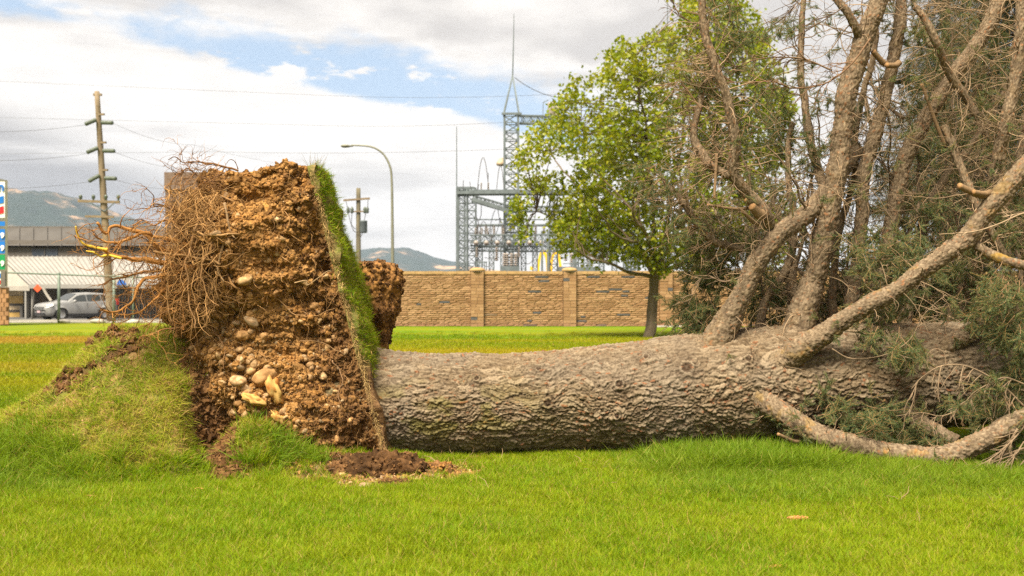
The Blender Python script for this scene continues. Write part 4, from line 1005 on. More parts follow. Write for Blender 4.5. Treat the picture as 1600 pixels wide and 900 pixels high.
# thinner secondary branches that fill the crown behind the limbs
def branchlet(p0, d0, L, r, n=1, **k):
    A = wander(np.array([p0]), np.array([d0]), L, 40, .06, -.012)[0]
    A = A + np.stack([fbm(A * 4 + 5 * i, 2, 501 + i) for i in range(3)], 1) * .03
    R = np.linspace(r, r * .3, 40); V, Fs = tubes(A, R, 9)
    V = V + rdir(len(V)) * np.minimum(r * .1, .0015); cv = np.tile((.175, .125, .08), (len(V), 1)) * (1 + .25 * rng.normal(size=(len(V), 1))).clip(.5, 1.6)
    put('branch', V, Fs, M_bark, tree, {'col': np.clip(cv, 0, 1)}); return A, R
allA, allB = [], []
for i in range(42):
    if i < 34: px, py, Y = rng.uniform(1150, 1620), rng.uniform(380, 530), rng.uniform(9.3, 10.3)
    else: px, py, Y = rng.uniform(1330, 1640), rng.uniform(40, 380), rng.uniform(9.2, 10.2)
    dx = rng.normal() * .35 + .05; A, R = branchlet(P(px, py, Y), np.array((dx, rng.uniform(-.2, .5), 1.0 if i < 34 else rng.uniform(-.3, 1))), rng.uniform(.9, 2.3), rng.uniform(.008, .024))
    a, b = twigs_on(A, R, 26, (.15, .75), grav=.03, r=(.0018, .0045), kids=2.2, name='branch_twigs'); allA.append(a); allB.append(b)
b = np.concatenate(allB); k = rng.random(len(b)) < .13; b = b[k]
shoots('branch_needles', b[:, ::3].reshape(-1, 3), (nrm(np.gradient(b, axis=1))[:, ::3]).reshape(-1, 3) + rdir(b[:, ::3].size // 3) * .5)
# needle-clad boughs where the photograph shows green: (px, py, Y, spread px, boughs, direction)
fol = [(1105, 470, 9.7, 30, 26, (-.4, 0, -.5)), (1120, 415, 9.6, 28, 20, (-.5, 0, -.2)), (1150, 390, 9.5, 25, 10, (-.3, 0, .1)), (1100, 500, 9.5, 20, 14, (-.3, 0, -.5)), (1190, 470, 9.8, 35, 18, (.1, 0, -.2)),
       (1022, 268, 9.2, 13, 12, (-.7, 0, -.6)), (1050, 300, 9.2, 12, 8, (-.4, 0, -.5)), (1090, 345, 9.2, 15, 8, (-.2, 0, -.5)),
       (1130, 25, 8.9, 24, 16, (.3, 0, .1)), (1150, 60, 8.9, 18, 14, (.2, 0, -.5)), (1110, 120, 9.0, 24, 8, (-.3, 0, -.4)), (1100, 180, 9.0, 24, 9, (-.2, 0, -.5)), (1165, 185, 9.0, 20, 14, (.1, 0, -.4)), (1120, 235, 9.0, 22, 12, (0, 0, -.5)),
       (1215, 145, 9.6, 22, 9, (-.4, 0, -.3)), (1245, 185, 9.6, 24, 12, (-.1, 0, -.5)), (1225, 220, 9.6, 22, 10, (0, 0, -.6)), (1280, 230, 9.6, 22, 6, (0, 0, -.4)), (1190, 110, 9.7, 12, 6, (-.3, 0, -.4)), (1265, 130, 9.7, 18, 8, (.2, 0, -.2)),
       (1330, 180, 9.5, 20, 10, (0, 0, -.3)), (1345, 250, 9.5, 22, 12, (0, 0, -.5)), (1360, 380, 8.9, 22, 12, (.2, 0, -.4)), (1410, 400, 8.8, 26, 16, (.1, 0, -.3)), (1375, 450, 9.0, 25, 12, (0, 0, -.5)), (1420, 520, 8.5, 9, 5, (0, 0, -1)), (1368, 505, 8.6, 7, 4, (0, 0, -1)), (1405, 540, 8.5, 7, 5, (0, 0, -1)),
       (1440, 60, 9.4, 35, 8, (0, 0, -.3)), (1440, 120, 9.4, 30, 12, (.2, 0, -.5)), (1480, 200, 9.5, 30, 6, (0, 0, -.5)), (1540, 130, 9.6, 30, 5, (0, 0, -.5)), (1450, 300, 9.5, 26, 12, (0, 0, -.5)), (1500, 420, 9.5, 30, 20, (0, 0, -.2)), (1565, 340, 9.3, 25, 14, (0, 0, -.4)),
       (1215, 490, 10.1, 26, 16, (0, 0, .1)), (1290, 480, 10.2, 28, 20, (0, 0, .2)), (1340, 470, 10.2, 28, 20, (0, 0, .2)), (1400, 470, 10.1, 28, 20, (.2, 0, .1)), (1455, 480, 10.0, 28, 20, (0, 0, .2)), (1510, 480, 10.0, 28, 18, (0, 0, .1)), (1430, 440, 10.3, 28, 14, (0, 0, .3)), (1300, 430, 10.3, 24, 10, (0, 0, .3)),
       (1590, 440, 8.3, 18, 14, (-.2, 0, -.9)), (1580, 500, 8.3, 20, 16, (-.2, 0, -.9)), (1600, 560, 8.2, 14, 10, (-.1, 0, -.8)), (1545, 470, 8.7, 14, 8, (-.2, 0, -.7)),
       (1280, 640, 8.55, 10, 4, (.6, 0, .3)), (1340, 665, 8.5, 22, 12, (.5, 0, .15)), (1385, 685, 8.5, 22, 12, (.6, -.1, .0)), (1440, 690, 8.5, 20, 8, (.5, 0, .1)), (1505, 660, 8.3, 14, 8, (.2, 0, .5)), (1560, 640, 8.3, 18, 10, (.3, 0, .3)), (1580, 710, 8.2, 18, 8, (.3, 0, -.1)), (1240, 655, 8.6, 8, 3, (.2, 0, -.2)),
       (1500, 60, 9.6, 30, 7, (0, 0, -.5)), (1570, 60, 9.6, 28, 7, (0, 0, -.5)), (1400, 20, 9.5, 25, 12, (0, 0, -.2)), (1260, 10, 9.3, 20, 5, (-.5, 0, -.3)), (1200, 30, 9.0, 10, 4, (.6, 0, -.1))]
cs, dsn = [], []
for px, py, Y, sp, n, d_ in fol:
    for _ in range(n): cs.append(P(px + rng.normal() * sp * .7, py + rng.normal() * sp * .7, Y + rng.normal() * .15)); dsn.append(d_)
cs, dsn = np.array(cs), np.array(dsn, float); hi = cs[:, 2] > 2.3
needle_twigs('boughs', cs[~hi], dsn[~hi], 2, .26, None, .03, .02, .22, 9)
needle_twigs('upper_boughs', cs[hi], dsn[hi], 1, .26, None, .03, .02, .22, 8)
for px, py, Y, d_ in ((1175, 593, 8.72, (1, -.3, .1)), (1212, 690 - 32, 8.6, (.6, -.3, -.5)), (1440, 648, 8.5, (.6, -.2, .7))): shoots('needle_tuft', np.array([P(px + 3 * j, py + j, Y) for j in range(-2, 3)]), np.array([d_] * 5) + rng.normal(size=(5, 3)) * .3, None, (.6, .9))
# the long dead sprays on the right: curved rib with hooked side twigs
def rib(px, Y, r, n, side, L, name='dead_spray', col=(.225, .16, .10), grav=.10):
    c_ = catmull([P(a, b, Y) for a, b in px], 50); R = np.linspace(r, r * .35, 50)
    V, Fs = tubes(c_, R, 7); i = rng.integers(3, 48, n); tg = nrm(c_[i + 1] - c_[i - 1])
    d_ = nrm(np.array(side)[None] + tg * .5 + rdir(n) * .45)
    A = wander(c_[i], d_, rng.uniform(L * .4, L * 1.2, n), 14, .14, grav)
    k = rng.integers(0, n, n * 2); j = rng.integers(3, 12, n * 2); B = wander(A[k, j], nrm(A[k, j] - A[k, j - 1]) + rdir(n * 2) * .6, rng.uniform(.03, .14, n * 2), 14, .18, grav)
    C_ = np.concatenate((A, B)); rr_ = np.concatenate((np.full(n, r * .6), np.full(n * 2, r * .42))); v2, f2 = tubes(C_, rr_[:, None] * np.linspace(1, .45, 14)[None], 5, False)
    m = MB().add(V, Fs).add(v2, f2); V, Fs = m.arrays(); cv = np.array(col) * (1 + .2 * fbm(V * 20, 2, 601))[:, None]
    o = put(name, V, Fs, M_twig, tree, {'col': np.clip(cv, 0, 1)}); return o
rib([(1600, 635), (1575, 610), (1540, 585), (1505, 571), (1470, 572), (1440, 590), (1424, 608)], 8.15, .009, 16, (-.1, 0, -1), .26)
rib([(1600, 600), (1570, 590), (1545, 600), (1520, 615), (1500, 640)], 8.1, .007, 12, (-.5, 0, -.5), .22)
rib([(1478, 572), (1475, 552), (1462, 545), (1450, 553), (1449, 566)], 8.12, .005, 2, (0, 0, -1), .05)
rib([(1600, 700), (1560, 715), (1520, 738), (1480, 740), (1455, 742)], 8.0, .007, 12, (-.7, 0, -.35), .25, grav=.03)
rib([(1590, 670), (1572, 700), (1550, 725), (1535, 752)], 8.0, .010, 14, (-.4, 0, -.6), .24, grav=.03)
rib([(1600, 720), (1580, 745), (1565, 755)], 7.95, .007, 10, (-.4, 0, -.4), .2, grav=.03)
rib([(1610, 655), (1580, 690), (1540, 722), (1500, 735), (1470, 752)], 7.95, .007, 18, (-.5, 0, -.4), .24, grav=.04)
rib([(1600, 690), (1570, 735), (1540, 758)], 7.9, .006, 16, (-.5, 0, -.3), .22, grav=.04)
rib([(1500, 640), (1470, 650), (1440, 645), (1400, 650)], 8.3, .006, 12, (-.3, 0, -.5), .15, grav=.04)
rib([(1640, 330), (1600, 333), (1560, 350), (1520, 362), (1467, 366)], 8.0, .008, 3, (-.4, 0, -.3), .12, col=(.33, .24, .15), grav=.0)
rib([(1300, 545), (1330, 560), (1380, 555), (1420, 532), (1445, 490), (1478, 460)], 8.35, .005, 8, (.2, 0, -.6), .15, grav=.05)
rib([(1360, 60), (1330, 100), (1290, 130), (1240, 138), (1205, 128), (1125, 130)], 8.7, .008, 22, (-.6, 0, .1), .3, col=(.20, .12, .07), grav=.0)
rib([(1300, 110), (1255, 92), (1210, 90), (1175, 95), (1150, 112)], 8.7, .008, 22, (-.6, 0, .1), .28, col=(.17, .11, .065), grav=.02)
rib([(1320, 10), (1290, 30), (1250, 55), (1245, 65)], 8.7, .006, 14, (-.6, 0, -.2), .25, col=(.13, .09, .06), grav=.02)
rib([(1260, -20), (1240, 10), (1215, 35), (1195, 44)], 8.7, .006, 12, (-.5, 0, -.2), .22, col=(.13, .09, .06), grav=.02)
rib([(1130, 100), (1092, 45), (1060, 20), (1048, -10)], 8.7, .006, 12, (-.4, 0, .3), .2, col=(.14, .09, .06), grav=.0)
rib([(1095, 170), (1062, 128), (1050, 150)], 8.7, .006, 10, (-.7, 0, .0), .25, col=(.2, .12, .07), grav=.0)
rib([(1130, 245), (1090, 200), (1040, 200)], 8.7, .004, 4, (-.7, 0, .0), .12, col=(.2, .12, .07), grav=.0)
rib([(1185, 350), (1150, 322), (1118, 320), (1102, 322)], 8.7, .005, 3, (-.7, 0, .0), .1, col=(.22, .15, .09), grav=.0)
rib([(1160, 432), (1130, 440), (1100, 432), (1075, 476)], 8.8, .006, 10, (-.7, 0, .0), .2, col=(.2, .14, .09), grav=.0)
# dead twigs poking from the limbs at the left edge of the crown
for j in (1, 2, 15):
    o, c_, R = limbs[j]; twigs_on(c_, R, 70, (.12, .45), (.0022, .0045), .16, 0.0, o, 'dead_twigs', (-.9, 0, .05), kids=1.6, col=(.30, .20, .12))
# ------------------------------------------------------------------ things lying on the grass by the plate
def ground_at(px, py):
    Y = CAMH * F / (py - HOR); X = (px - 800) / F * Y
    for _ in range(6):
        z = float(h_ground(np.array([X]), np.array([Y]))[0]); Y = (CAMH - z) * F / (py - HOR); X = (px - 800) / F * Y
    return np.array((X, Y, z))
def clod(name, px, py, sx, sy, sz, seed, label, dk=1.0):
    p = ground_at(px, py); V = IV4.copy(); n1 = fbm(V * 1.6 + seed, 3, seed); V = V * (1 + .18 * n1)[:, None] * (sx, sy, sz); V[:, 2] = np.maximum(V[:, 2], -.02)
    V[:, 2] += .12 * sz * fbm(V * 9 + seed, 3, seed); N = nrm(V / np.array((sx, sy, sz)) ** 2); W_ = V + p + (0, 0, -.01)
    f1, f2, cid, _o = worley(W_ * 24 + fbm(W_ * 9, 2, 3)[:, None] * .6, seed); g1, g2, gid, _o = worley(W_ * 60, seed + 1)
    W_ = W_ + N * ((.055 * (.5 - f1) + .020 * (.5 - g1) + .018 * fbm(W_ * 35, 2, seed) - .05 * sstep(.3, .7, fbm(W_ * 14, 2, seed + 5))) * min(1, sx * 4))[:, None]
    c = (np.array((.045, .024, .011)) + (np.array((.12, .062, .026)) - np.array((.045, .024, .011))) * sstep(-.3, .8, fbm(W_ * 12, 2, seed))[:, None]) * (.75 + .5 * cid[:, None]) * dk
    o = base_put(name, W_, IT4, M_soil, label, 'clod', attrs={'col': np.clip(c, 0, 1)})
    pp, nn = sample_surface(W_, IT4, int(2600 * sx)); k = pp[:, 2] > p[2] + .01; pp = pp[k]
    scatter('crumbs', pp, rrot(len(pp)), sizes(len(pp), .004, .020, 2.5), rng.integers(0, 6, len(pp)), C_dark if dk < 1.5 else C_crumb, o)
    return o
CL = []
clod('earth_clod', 588, 742, .40, .20, .185, 11, 'big dark clod of earth lying in front of the trunk base')
clod('earth_clod', 618, 757, .15, .08, .055, 12, 'low flat lump of brown earth just below the biggest clod', 1.1)
clod('earth_clod', 688, 738, .115, .08, .085, 13, 'reddish crumbly clod right of the big dark clod against the trunk', 1.7)
clod('earth_clod', 523, 716, .09, .07, .05, 14, 'small dark clod at the foot of the root plate left of the big clod', 1.0)
clod('earth_clod', 745, 720, .07, .05, .04, 15, 'smallest reddish clod nearest the middle of the trunk', 1.8)
for px, py, r, mi, lb in ((571, 768, .072, 3, 'round dark brown stone in the grass below the big clod'), (505, 712, .05, 4, 'pale angular stone at the foot of the root plate'), (650, 752, .028, 0, 'small pale stone at the right end of the big clod'),
                          (547, 757, .024, 2, 'small yellowish stone left of the low earth lump'), (1193, 690, .05, 3, 'grey flat stone half under the trunk on the right'), (534, 744, .03, 0, 'tan pebble stone left of the big clod')):
    p = ground_at(px, py); me = SM[mi].copy(); o = bpy.data.objects.new('stone_on_lawn', me); SC.collection.objects.link(o); o.location = p + (0, 0, r * .45); o.scale = (r, r, r * .95); o.rotation_euler = (0, 0, rng.random() * 3)
    ORG[o.name] = p; tag(o, lb, 'stone', 'stones on the grass')
# spilled crumbs and pebbles
n = 9000; x = rng.uniform(-2.6, .7, n); y = rng.uniform(7.3, 8.8, n); k = rng.random(n) < dirt_mask(x, y) * (h_smooth(x, y) < .5); x, y = x[k], y[k]
z = h_ground(x, y); o = scatter('spilled_earth', np.stack((x, y, z), 1), rrot(len(x)), sizes(len(x), .004, .022, 3), rng.integers(0, 6, len(x)), C_crumb); tag(o, 'loose brown earth spilled on the grass beside the plate', 'earth')
n = 2600; x = rng.uniform(-2.4, .7, n); y = rng.uniform(7.3, 8.7, n); k = rng.random(n) < dirt_mask(x, y) * (h_smooth(x, y) < .5); x, y = x[k], y[k]
z = h_ground(x, y); o = scatter('spilled_pebbles', np.stack((x, y, z), 1), rrot(len(x)), sizes(len(x), .005, .018, 3), rng.integers(0, 6, len(x)), C_peb); tag(o, 'pale pebbles strewn over the spilled earth', 'pebbles')
n = 26000; x = rng.uniform(-5, -1.7, n); y = rng.uniform(7.1, 9.3, n); k = rng.random(n) < dirt_mask(x, y) * ((h_smooth(x, y) > .1) | (x < -2.0)); x, y = x[k], y[k]
z = h_ground(x, y); o = scatter('crack_earth', np.stack((x, y, z + .004), 1), rrot(len(x)), sizes(len(x), .006, .034, 2), rng.integers(0, 6, len(x)), C_dark); tag(o, 'dark crumbly earth showing in the cracks of the mound', 'earth')
n = 9000; x = rng.uniform(-3.0, -1.9, n); y = rng.uniform(7.9, 9.0, n); k = rng.random(n) < sstep(.25, .8, dirt_mask(x, y)); x, y = x[k], y[k]
z = h_ground(x, y); o = scatter('hollow_earth', np.stack((x, y, z + .004), 1), rrot(len(x)), sizes(len(x), .008, .045, 2), rng.integers(0, 6, len(x)), C_dark); tag(o, 'coarse dark earth filling the hollow between the mound and the plate', 'earth')
# the orange spruce cone in the grass
def cone(px, py, L, label, mt, lift=.045):
    p = ground_at(px, py) + (0, 0, lift); m = MB(); c0 = p - (L / 2, 0, 0); nn_ = 60
    m.tube([c0 + (L * u, 0, 0) for u in np.linspace(0, 1, 9)], [.004, .010, .012, .012, .012, .011, .010, .008, .003], 10)
    for i in range(nn_):
        u = i / nn_; a = i * 2.4; r = .012 * math.sin(math.pi * (.12 + .8 * u)) + .003; q_ = c0 + (L * u, r * math.cos(a), r * math.sin(a)); o_ = np.array((0, math.cos(a), math.sin(a)))
        m.add(np.array([q_ - o_ * .004 + (0, 0, 0), q_ + np.cross(o_, (1, 0, 0)) * .005 + (.004, 0, 0), q_ + o_ * .004 + (.012, 0, 0), q_ - np.cross(o_, (1, 0, 0)) * .005 + (.004, 0, 0)]), np.array([[0, 1, 2], [0, 2, 3]]))
    return m.thing('spruce_cone', mt, label, 'cone')
M_cone = plain('cone_scales', (.50, .20, .07), .7, var=.35, scale=60)
cone(1246, 822, .13, 'orange brown spruce cone lying alone in the grass at the lower right', M_cone, .05)
cone(1212, 896, .12, 'brown cone cut by the bottom edge of the photo', M_cone, .03)
# dry leaves on the mound side
M_dry = plain('dry_leaf', (.50, .25, .09), .7, var=.2, scale=30)
for px, py, ln, lb in ((310, 772, .07, 'curled dry orange leaf below the foot of the mound'), (140, 784, .09, 'thin dry reddish twig lying in the grass at the lower left')):
    p = ground_at(px, py) + (0, 0, .035); m = MB(); c_ = catmull([p + (-ln / 2, 0, -.008), p + (-ln * .2, .01, .008), p + (ln / 2, 0, .004)], 8)
    for a, b_ in zip(c_[:-1], c_[1:]): m.bar(a, b_, .018 if ln < .08 else .006, .002)
    m.thing('dry_leaf', M_dry, lb, 'leaf')

# ------------------------------------------------------------------ the block wall across the lawn
WY = 48.7
def w_x(px): return (px - 800) / F * WY
wall = thing('block_wall', (w_x(900), WY, 0), 'long tan split-block wall with capped pillars across the lawn', 'wall')
def stone_fn(t, b):
    r = t.n('ShaderNodeObjectInfo').outputs['Random']; ad = t.n('ShaderNodeAttribute', attribute_name='var').outputs['Fac']
    v = t.math('FRACT', t.math('ADD', t.math('MULTIPLY', r, 7.3), ad)); n = t.noise(t.pos, 4, 4, .6); f_ = t.noise(t.pos, 22, 4, .7)
    c = t.mix(v, (.22, .125, .058), (.36, .225, .115)); c = t.mix(t.ramp(n, .4, .7, 0, .5), c, (.28, .16, .078))
    c = t.mix(t.ramp(v, .968, .971), c, (.085, .085, .085))
    z = t.n('ShaderNodeSeparateXYZ', i_0=t.pos).outputs[2]
    c = t.mix(t.ramp(t.math('ADD', z, t.math('MULTIPLY', n, .3)), .12, .5, .55, 0), c, (.26, .13, .09))
    c = t.mix(1.0, c, t.mix(f_, (.72, .72, .72), (1.25, 1.25, 1.25)), 'MULTIPLY')
    t.set(b, 'Base Color', c); b.inputs['Roughness'].default_value = .9; bump(t, b, f_, .6, .02)
M_wall = material('wall_stone', stone_fn, .1)
M_core = plain('wall_mortar', (.15, .09, .038), .95, var=.2, scale=3)
M_cap = plain('cap_concrete', (.36, .23, .10), .85, var=.15, scale=4)
WT = 2.60
pillars = [w_x(v) for v in (308, 454, 600, 746, 890, 1040, 1190, 1340, 1490, 1640)]
MB().box((w_x(300), WY + .02, -.3), (w_x(1650), WY + .22, WT - .1)).put('panel', M_core, wall)
m = MB()
for a, b_ in zip(pillars[:-1], pillars[1:]):
    xx = a + .31
    while xx < b_ - .32:
        xe = min(xx + rng.uniform(.5, .7), b_ - .31); m.box((xx, WY - .06, WT - .11), (xe - .01, WY + .30, WT + .02 + rng.random() * .02)); xx = xe
m.put('coping', M_cap, wall)
def brick_mesh(i, dx, dz, dep, name='stone_block'):
    V = np.array([[x, y, z] for y in (0, 1) for x in (-.5, -.17, .17, .5) for z in (-.5, 0, .5)], float)
    V = V * (dx, dep, dz); fr = V[:, 1] == 0; ed = (np.abs(V[:, 0]) > dx * .4) | (np.abs(V[:, 2]) > dz * .4)
    V[fr, 1] -= rng.random(fr.sum()) * .02; V[fr & ed, 1] += .018; V[:, 0] += (rng.random(len(V)) - .5) * .012; 
    Q = []
    for a in range(3):
        for c_ in range(2): i0 = a * 3 + c_; Q.append((i0, i0 + 3, i0 + 4, i0 + 1))
    k = 12; rimv = [0, 3, 6, 9, 10, 11, 8, 5, 2, 1]
    for a, b_ in zip(rimv, rimv[1:] + rimv[:1]): Q.append((b_, a, a + k, b_ + k))
    return V, np.array(Q)
CH = (WT - .1) / 25; shapes = [(w_, brick_mesh(0, w_ - .012, CH - .012, .10)) for w_ in (.22, .32, .40, .50, .62)]
smesh = []
for w_, (V, Q) in shapes:
    me = mesh('stone_block', V, Q, smooth=False); me.materials.append(M_wall); smesh.append(me)
near, rest = [], MB()
for a, b_ in zip(pillars[:-1], pillars[1:]):
    for r in range(25):
        xx = a + .31
        while xx < b_ - .32:
            j = rng.integers(5); w_ = shapes[j][0]
            if xx + w_ > b_ - .31: w_ = b_ - .31 - xx
            near.append((xx + w_ / 2, (r + .5) * CH, j, w_ / shapes[j][0])); xx += w_
near.sort(key=lambda q_: (0 if (w_x(628) < q_[0] < w_x(1105)) else 10) + abs(q_[0] - w_x(815)) * .01 - q_[3] * shapes[q_[2]][0] * 3)
for i, (x, z, j, sx) in enumerate(near):
    yy = WY - .028 - .022 * rng.random()
    if i < 290:
        o = bpy.data.objects.new('stone_block', smesh[j]); SC.collection.objects.link(o); o.parent = wall; o.location = np.array((x, yy, z)) - ORG[wall.name]; o.scale = (sx, 1, 1)
    else:
        V, Q = shapes[j][1]; rest.add(V * (sx, 1, 1) + (x, yy, z), Q, rng.random())
o = rest.put('stone_blocks', M_wall, wall, attr='var'); o['kind'] = 'stuff'
for x in pillars:
    V_ = MB()
    V_.box((x - .28, WY - .19, -.3), (x + .28, WY + .34, WT + .0)); pl = V_.put('pillar', M_core, wall)
    m = MB()
    for r in range(17):
        z0 = r * .153; s_ = rng.uniform(-.12, .12)
        for a, b_ in ((x - .30, x + s_ - .006), (x + s_ + .006, x + .30)): m.box((a, WY - .21 - rng.random() * .02, z0 + .005), (b_, WY + .3, z0 + .148)); m.A[-1] = np.full(8, rng.random() * .9)
    o = m.put('stone_blocks', M_wall, pl, attr='var'); o['kind'] = 'stuff'
    cp = MB(); prof = [(.0, .30), (.16, .285), (.29, .24), (.365, .17), (.39, .10), (.39, .0), (0, 0)]
    cp.lathe([(a * .95, b_ * .62) for a, b_ in prof][::-1], (x, WY + .05, WT + .02), 20); cp.put('cap', M_cap, pl, smooth=True)
M_conc = plain('concrete', (.36, .34, .31), .9, var=.1, scale=.8)
tag(MB().box((w_x(1010), WY - 1.1, -.1), (w_x(1062), WY - .35, .05)).put('concrete_pad', M_conc), kind='structure')

# ------------------------------------------------------------------ broadleaf tree in front of the wall
TB = P(1017, 528, 35.0); TB[2] = 0
btree = thing('maple_tree', TB, 'leafy green maple with a pale forked trunk before the block wall', 'tree')
M_mbark = colmat('maple_bark', .9, 30, .3, .5, .01, .1)
def mp(px, py, dy=0): return P(px, py, 35 + dy)
def woody(name, pts, r0, r1, parent, n=30, jit=.03, sides=10, col=(.150, .115, .080)):
    c_ = catmull(pts, n); w_ = np.linspace(0, 1, n)[:, None]; c_ = c_ + np.stack([fbm(c_ * 1.2 + 9 * i, 2, 701 + i) for i in range(3)], 1) * jit * np.minimum(1, w_ * 6)
    R = np.linspace(r0, r1, n) * (1 + .08 * vnoise(c_ * 3, 705)); V, Fs = tubes(c_, R, sides)
    V = V + nrm(V - np.repeat(c_, sides, 0)) * (np.repeat(R, sides) * .12 * fbm(V * (14, 14, 3), 2, 707))[:, None]
    cv = np.array(col) * (1 + .25 * fbm(V * (8, 8, 2), 3, 709))[:, None]
    put(name, V, Fs, M_mbark, parent, {'col': np.clip(cv, 0, 1)}); return c_, R
tc, tR = woody('trunk', [TB + (-.12, 0, -.05), TB + (-.02, 0, .25), mp(1018, 490), mp(1021, 450), mp(1024, 418)], .195, .15, btree, 40, .02, 26)
bl = [([(1022, 425), (1005, 400), (970, 375), (930, 358), (880, 345), (840, 330)], 0), ([(1020, 428), (1000, 395), (975, 370), (960, 320), (930, 260), (905, 190)], .3), ([(1024, 420), (1022, 350), (1010, 260), (1000, 170), (990, 90)], -.4),
      ([(1026, 420), (1045, 340), (1060, 240), (1080, 120), (1095, 20)], .4), ([(1026, 425), (1060, 360), (1100, 280), (1140, 200), (1160, 110)], -.3), ([(1026, 430), (1070, 395), (1120, 360), (1170, 310), (1215, 250)], .4),
      ([(1024, 432), (1060, 415), (1110, 400), (1160, 385), (1210, 360)], -.5), ([(1018, 432), (985, 425), (940, 405), (900, 395)], -.8), ([(1022, 420), (1010, 380), (985, 330), (1000, 280)], -1.6), ([(1022, 420), (1040, 370), (1070, 320), (1060, 260)], -1.8),
      ([(1022, 425), (1000, 390), (960, 360), (930, 320)], -1.5), ([(1022, 420), (1050, 370), (1030, 300), (1040, 220)], 1.8), ([(1022, 425), (980, 380), (940, 320), (880, 270), (850, 220)], 1.2), ([(1022, 425), (1080, 380), (1120, 330), (1180, 290)], 1.5)]
bc = []
for path, dy in bl:
    pts = [mp(px, py, dy * i) for i, (px, py) in enumerate(path)]; c_, R = woody('branch', pts, .075, .018, btree, 34, .12, 8); bc.append(c_)
def in_crown(px, py):
    xs = [800, 812, 850, 880, 925, 955, 985, 1010, 1050, 1090, 1150, 1185, 1215, 1240, 1250]
    tp = [300, 215, 195, 140, 115, 80, 55, 75, 25, -40, -30, 40, 90, 190, 300]
    bt = [340, 360, 372, 395, 405, 408, 402, 425, 418, 425, 430, 425, 410, 380, 330]
    w_ = 16 * np.sin(px * .11) + 10 * np.sin(px * .27 + 1)
    return (px > 802) & (px < 1250) & (py > np.interp(px, xs, tp) + w_ * .6) & (py < np.interp(px, xs, bt) + w_ * .5)
def leaf_clump(name, n, rad, size, mt):
    V = []; Fs = []; k = 0
    out = np.array([(0, 0), (.30, .06), (.55, -.02), (.42, .30), (.62, .55), (.30, .62), (0, 1.05), (-.30, .62), (-.62, .55), (-.42, .30), (-.55, -.02), (-.30, .06)])
    for i in range(n):
        c_ = rng.normal(size=3) * rad * (.5, .5, .4); nrm_ = nrm(rng.normal(size=3) * .75 + (0, -.2, .7)); x = nrm(np.cross(nrm_, rng.normal(size=3))); y = np.cross(nrm_, x); s_ = size * rng.uniform(.7, 1.25)
        fold = rng.uniform(.05, .3)
        for px_, py_ in out: V.append(c_ + (x * px_ + y * py_ - nrm_ * (py_ * py_ * .25 - abs(px_) * fold)) * s_)
        Fs += [(k, k + 1, k + 2, k + 3), (k, k + 3, k + 5, k + 6), (k, k + 6, k + 7, k + 9), (k, k + 9, k + 10, k + 11), (k + 3, k + 4, k + 5, k + 3)]; k += 12
    Q = np.array([f for f in Fs if len(set(f)) == 4]); T = np.array([(i * 12 + 3, i * 12 + 4, i * 12 + 5) for i in range(n)] + [(i * 12 + 7, i * 12 + 8, i * 12 + 9) for i in range(n)])
    me = mesh(name, V, [Q, T], {'rv': np.repeat(rng.random(n), 12)}); me.materials.append(mt); return me
M_leaf = leafy('maple_leaf', (.152, .220, .010), (.225, .270, .012), (.40, .36, .026), .45, .4, .35, .3)
C_leaf = [leaf_clump('leaf_clump', 13, .30, .105, M_leaf) for _ in range(8)]
cand = []
while len(cand) < 2800:
    px, py = rng.uniform(800, 1252), rng.uniform(-45, 430)
    if not in_crown(px, py): continue
    u = abs((px - 1025) / 225) ** 2 + abs((py - 210) / 245) ** 2
    dep = 2.9 * math.sqrt(max(.05, 1 - u)); dy = rng.uniform(-dep, dep); p = P(px, py, 35 + dy)
    nz_ = vnoise(np.array([p * 1.15]), 711)[0] + .5 * vnoise(np.array([p * 2.6]), 712)[0]
    if nz_ < -.10: continue
    cand.append(p)
cand = np.array(cand); tw = []
allc = np.concatenate(bc)
for p in cand[:700]:
    dd_ = np.linalg.norm(allc - p, axis=1) + (allc[:, 2] > p[2]) * .8; q_ = allc[dd_.argmin()]; u = np.linspace(0, 1, 9)[:, None]; tw.append(q_ + (p - q_) * u + np.array((0, 0, 1)) * (.12 * np.sin(u * PI)))
tw = np.array(tw); tw[:, 1:-1] += rng.normal(size=tw[:, 1:-1].shape) * .02
V, Fs = tubes(tw, np.full((len(tw), 1), .016) * np.linspace(1, .4, 9)[None], 4, False)
o = put('twigs', V, Fs, M_mbark, btree, {'col': np.tile((.11, .075, .05), (len(V), 1))}); o['kind'] = 'stuff'
scatter('leaves', cand, euler_from_z(np.tile((0, 0, 1.), (len(cand), 1)) + rng.normal(size=(len(cand), 3)) * .25, rng.random(len(cand)) * 6.28), rng.uniform(.8, 1.25, len(cand)), rng.integers(0, 8, len(cand)), C_leaf, btree)

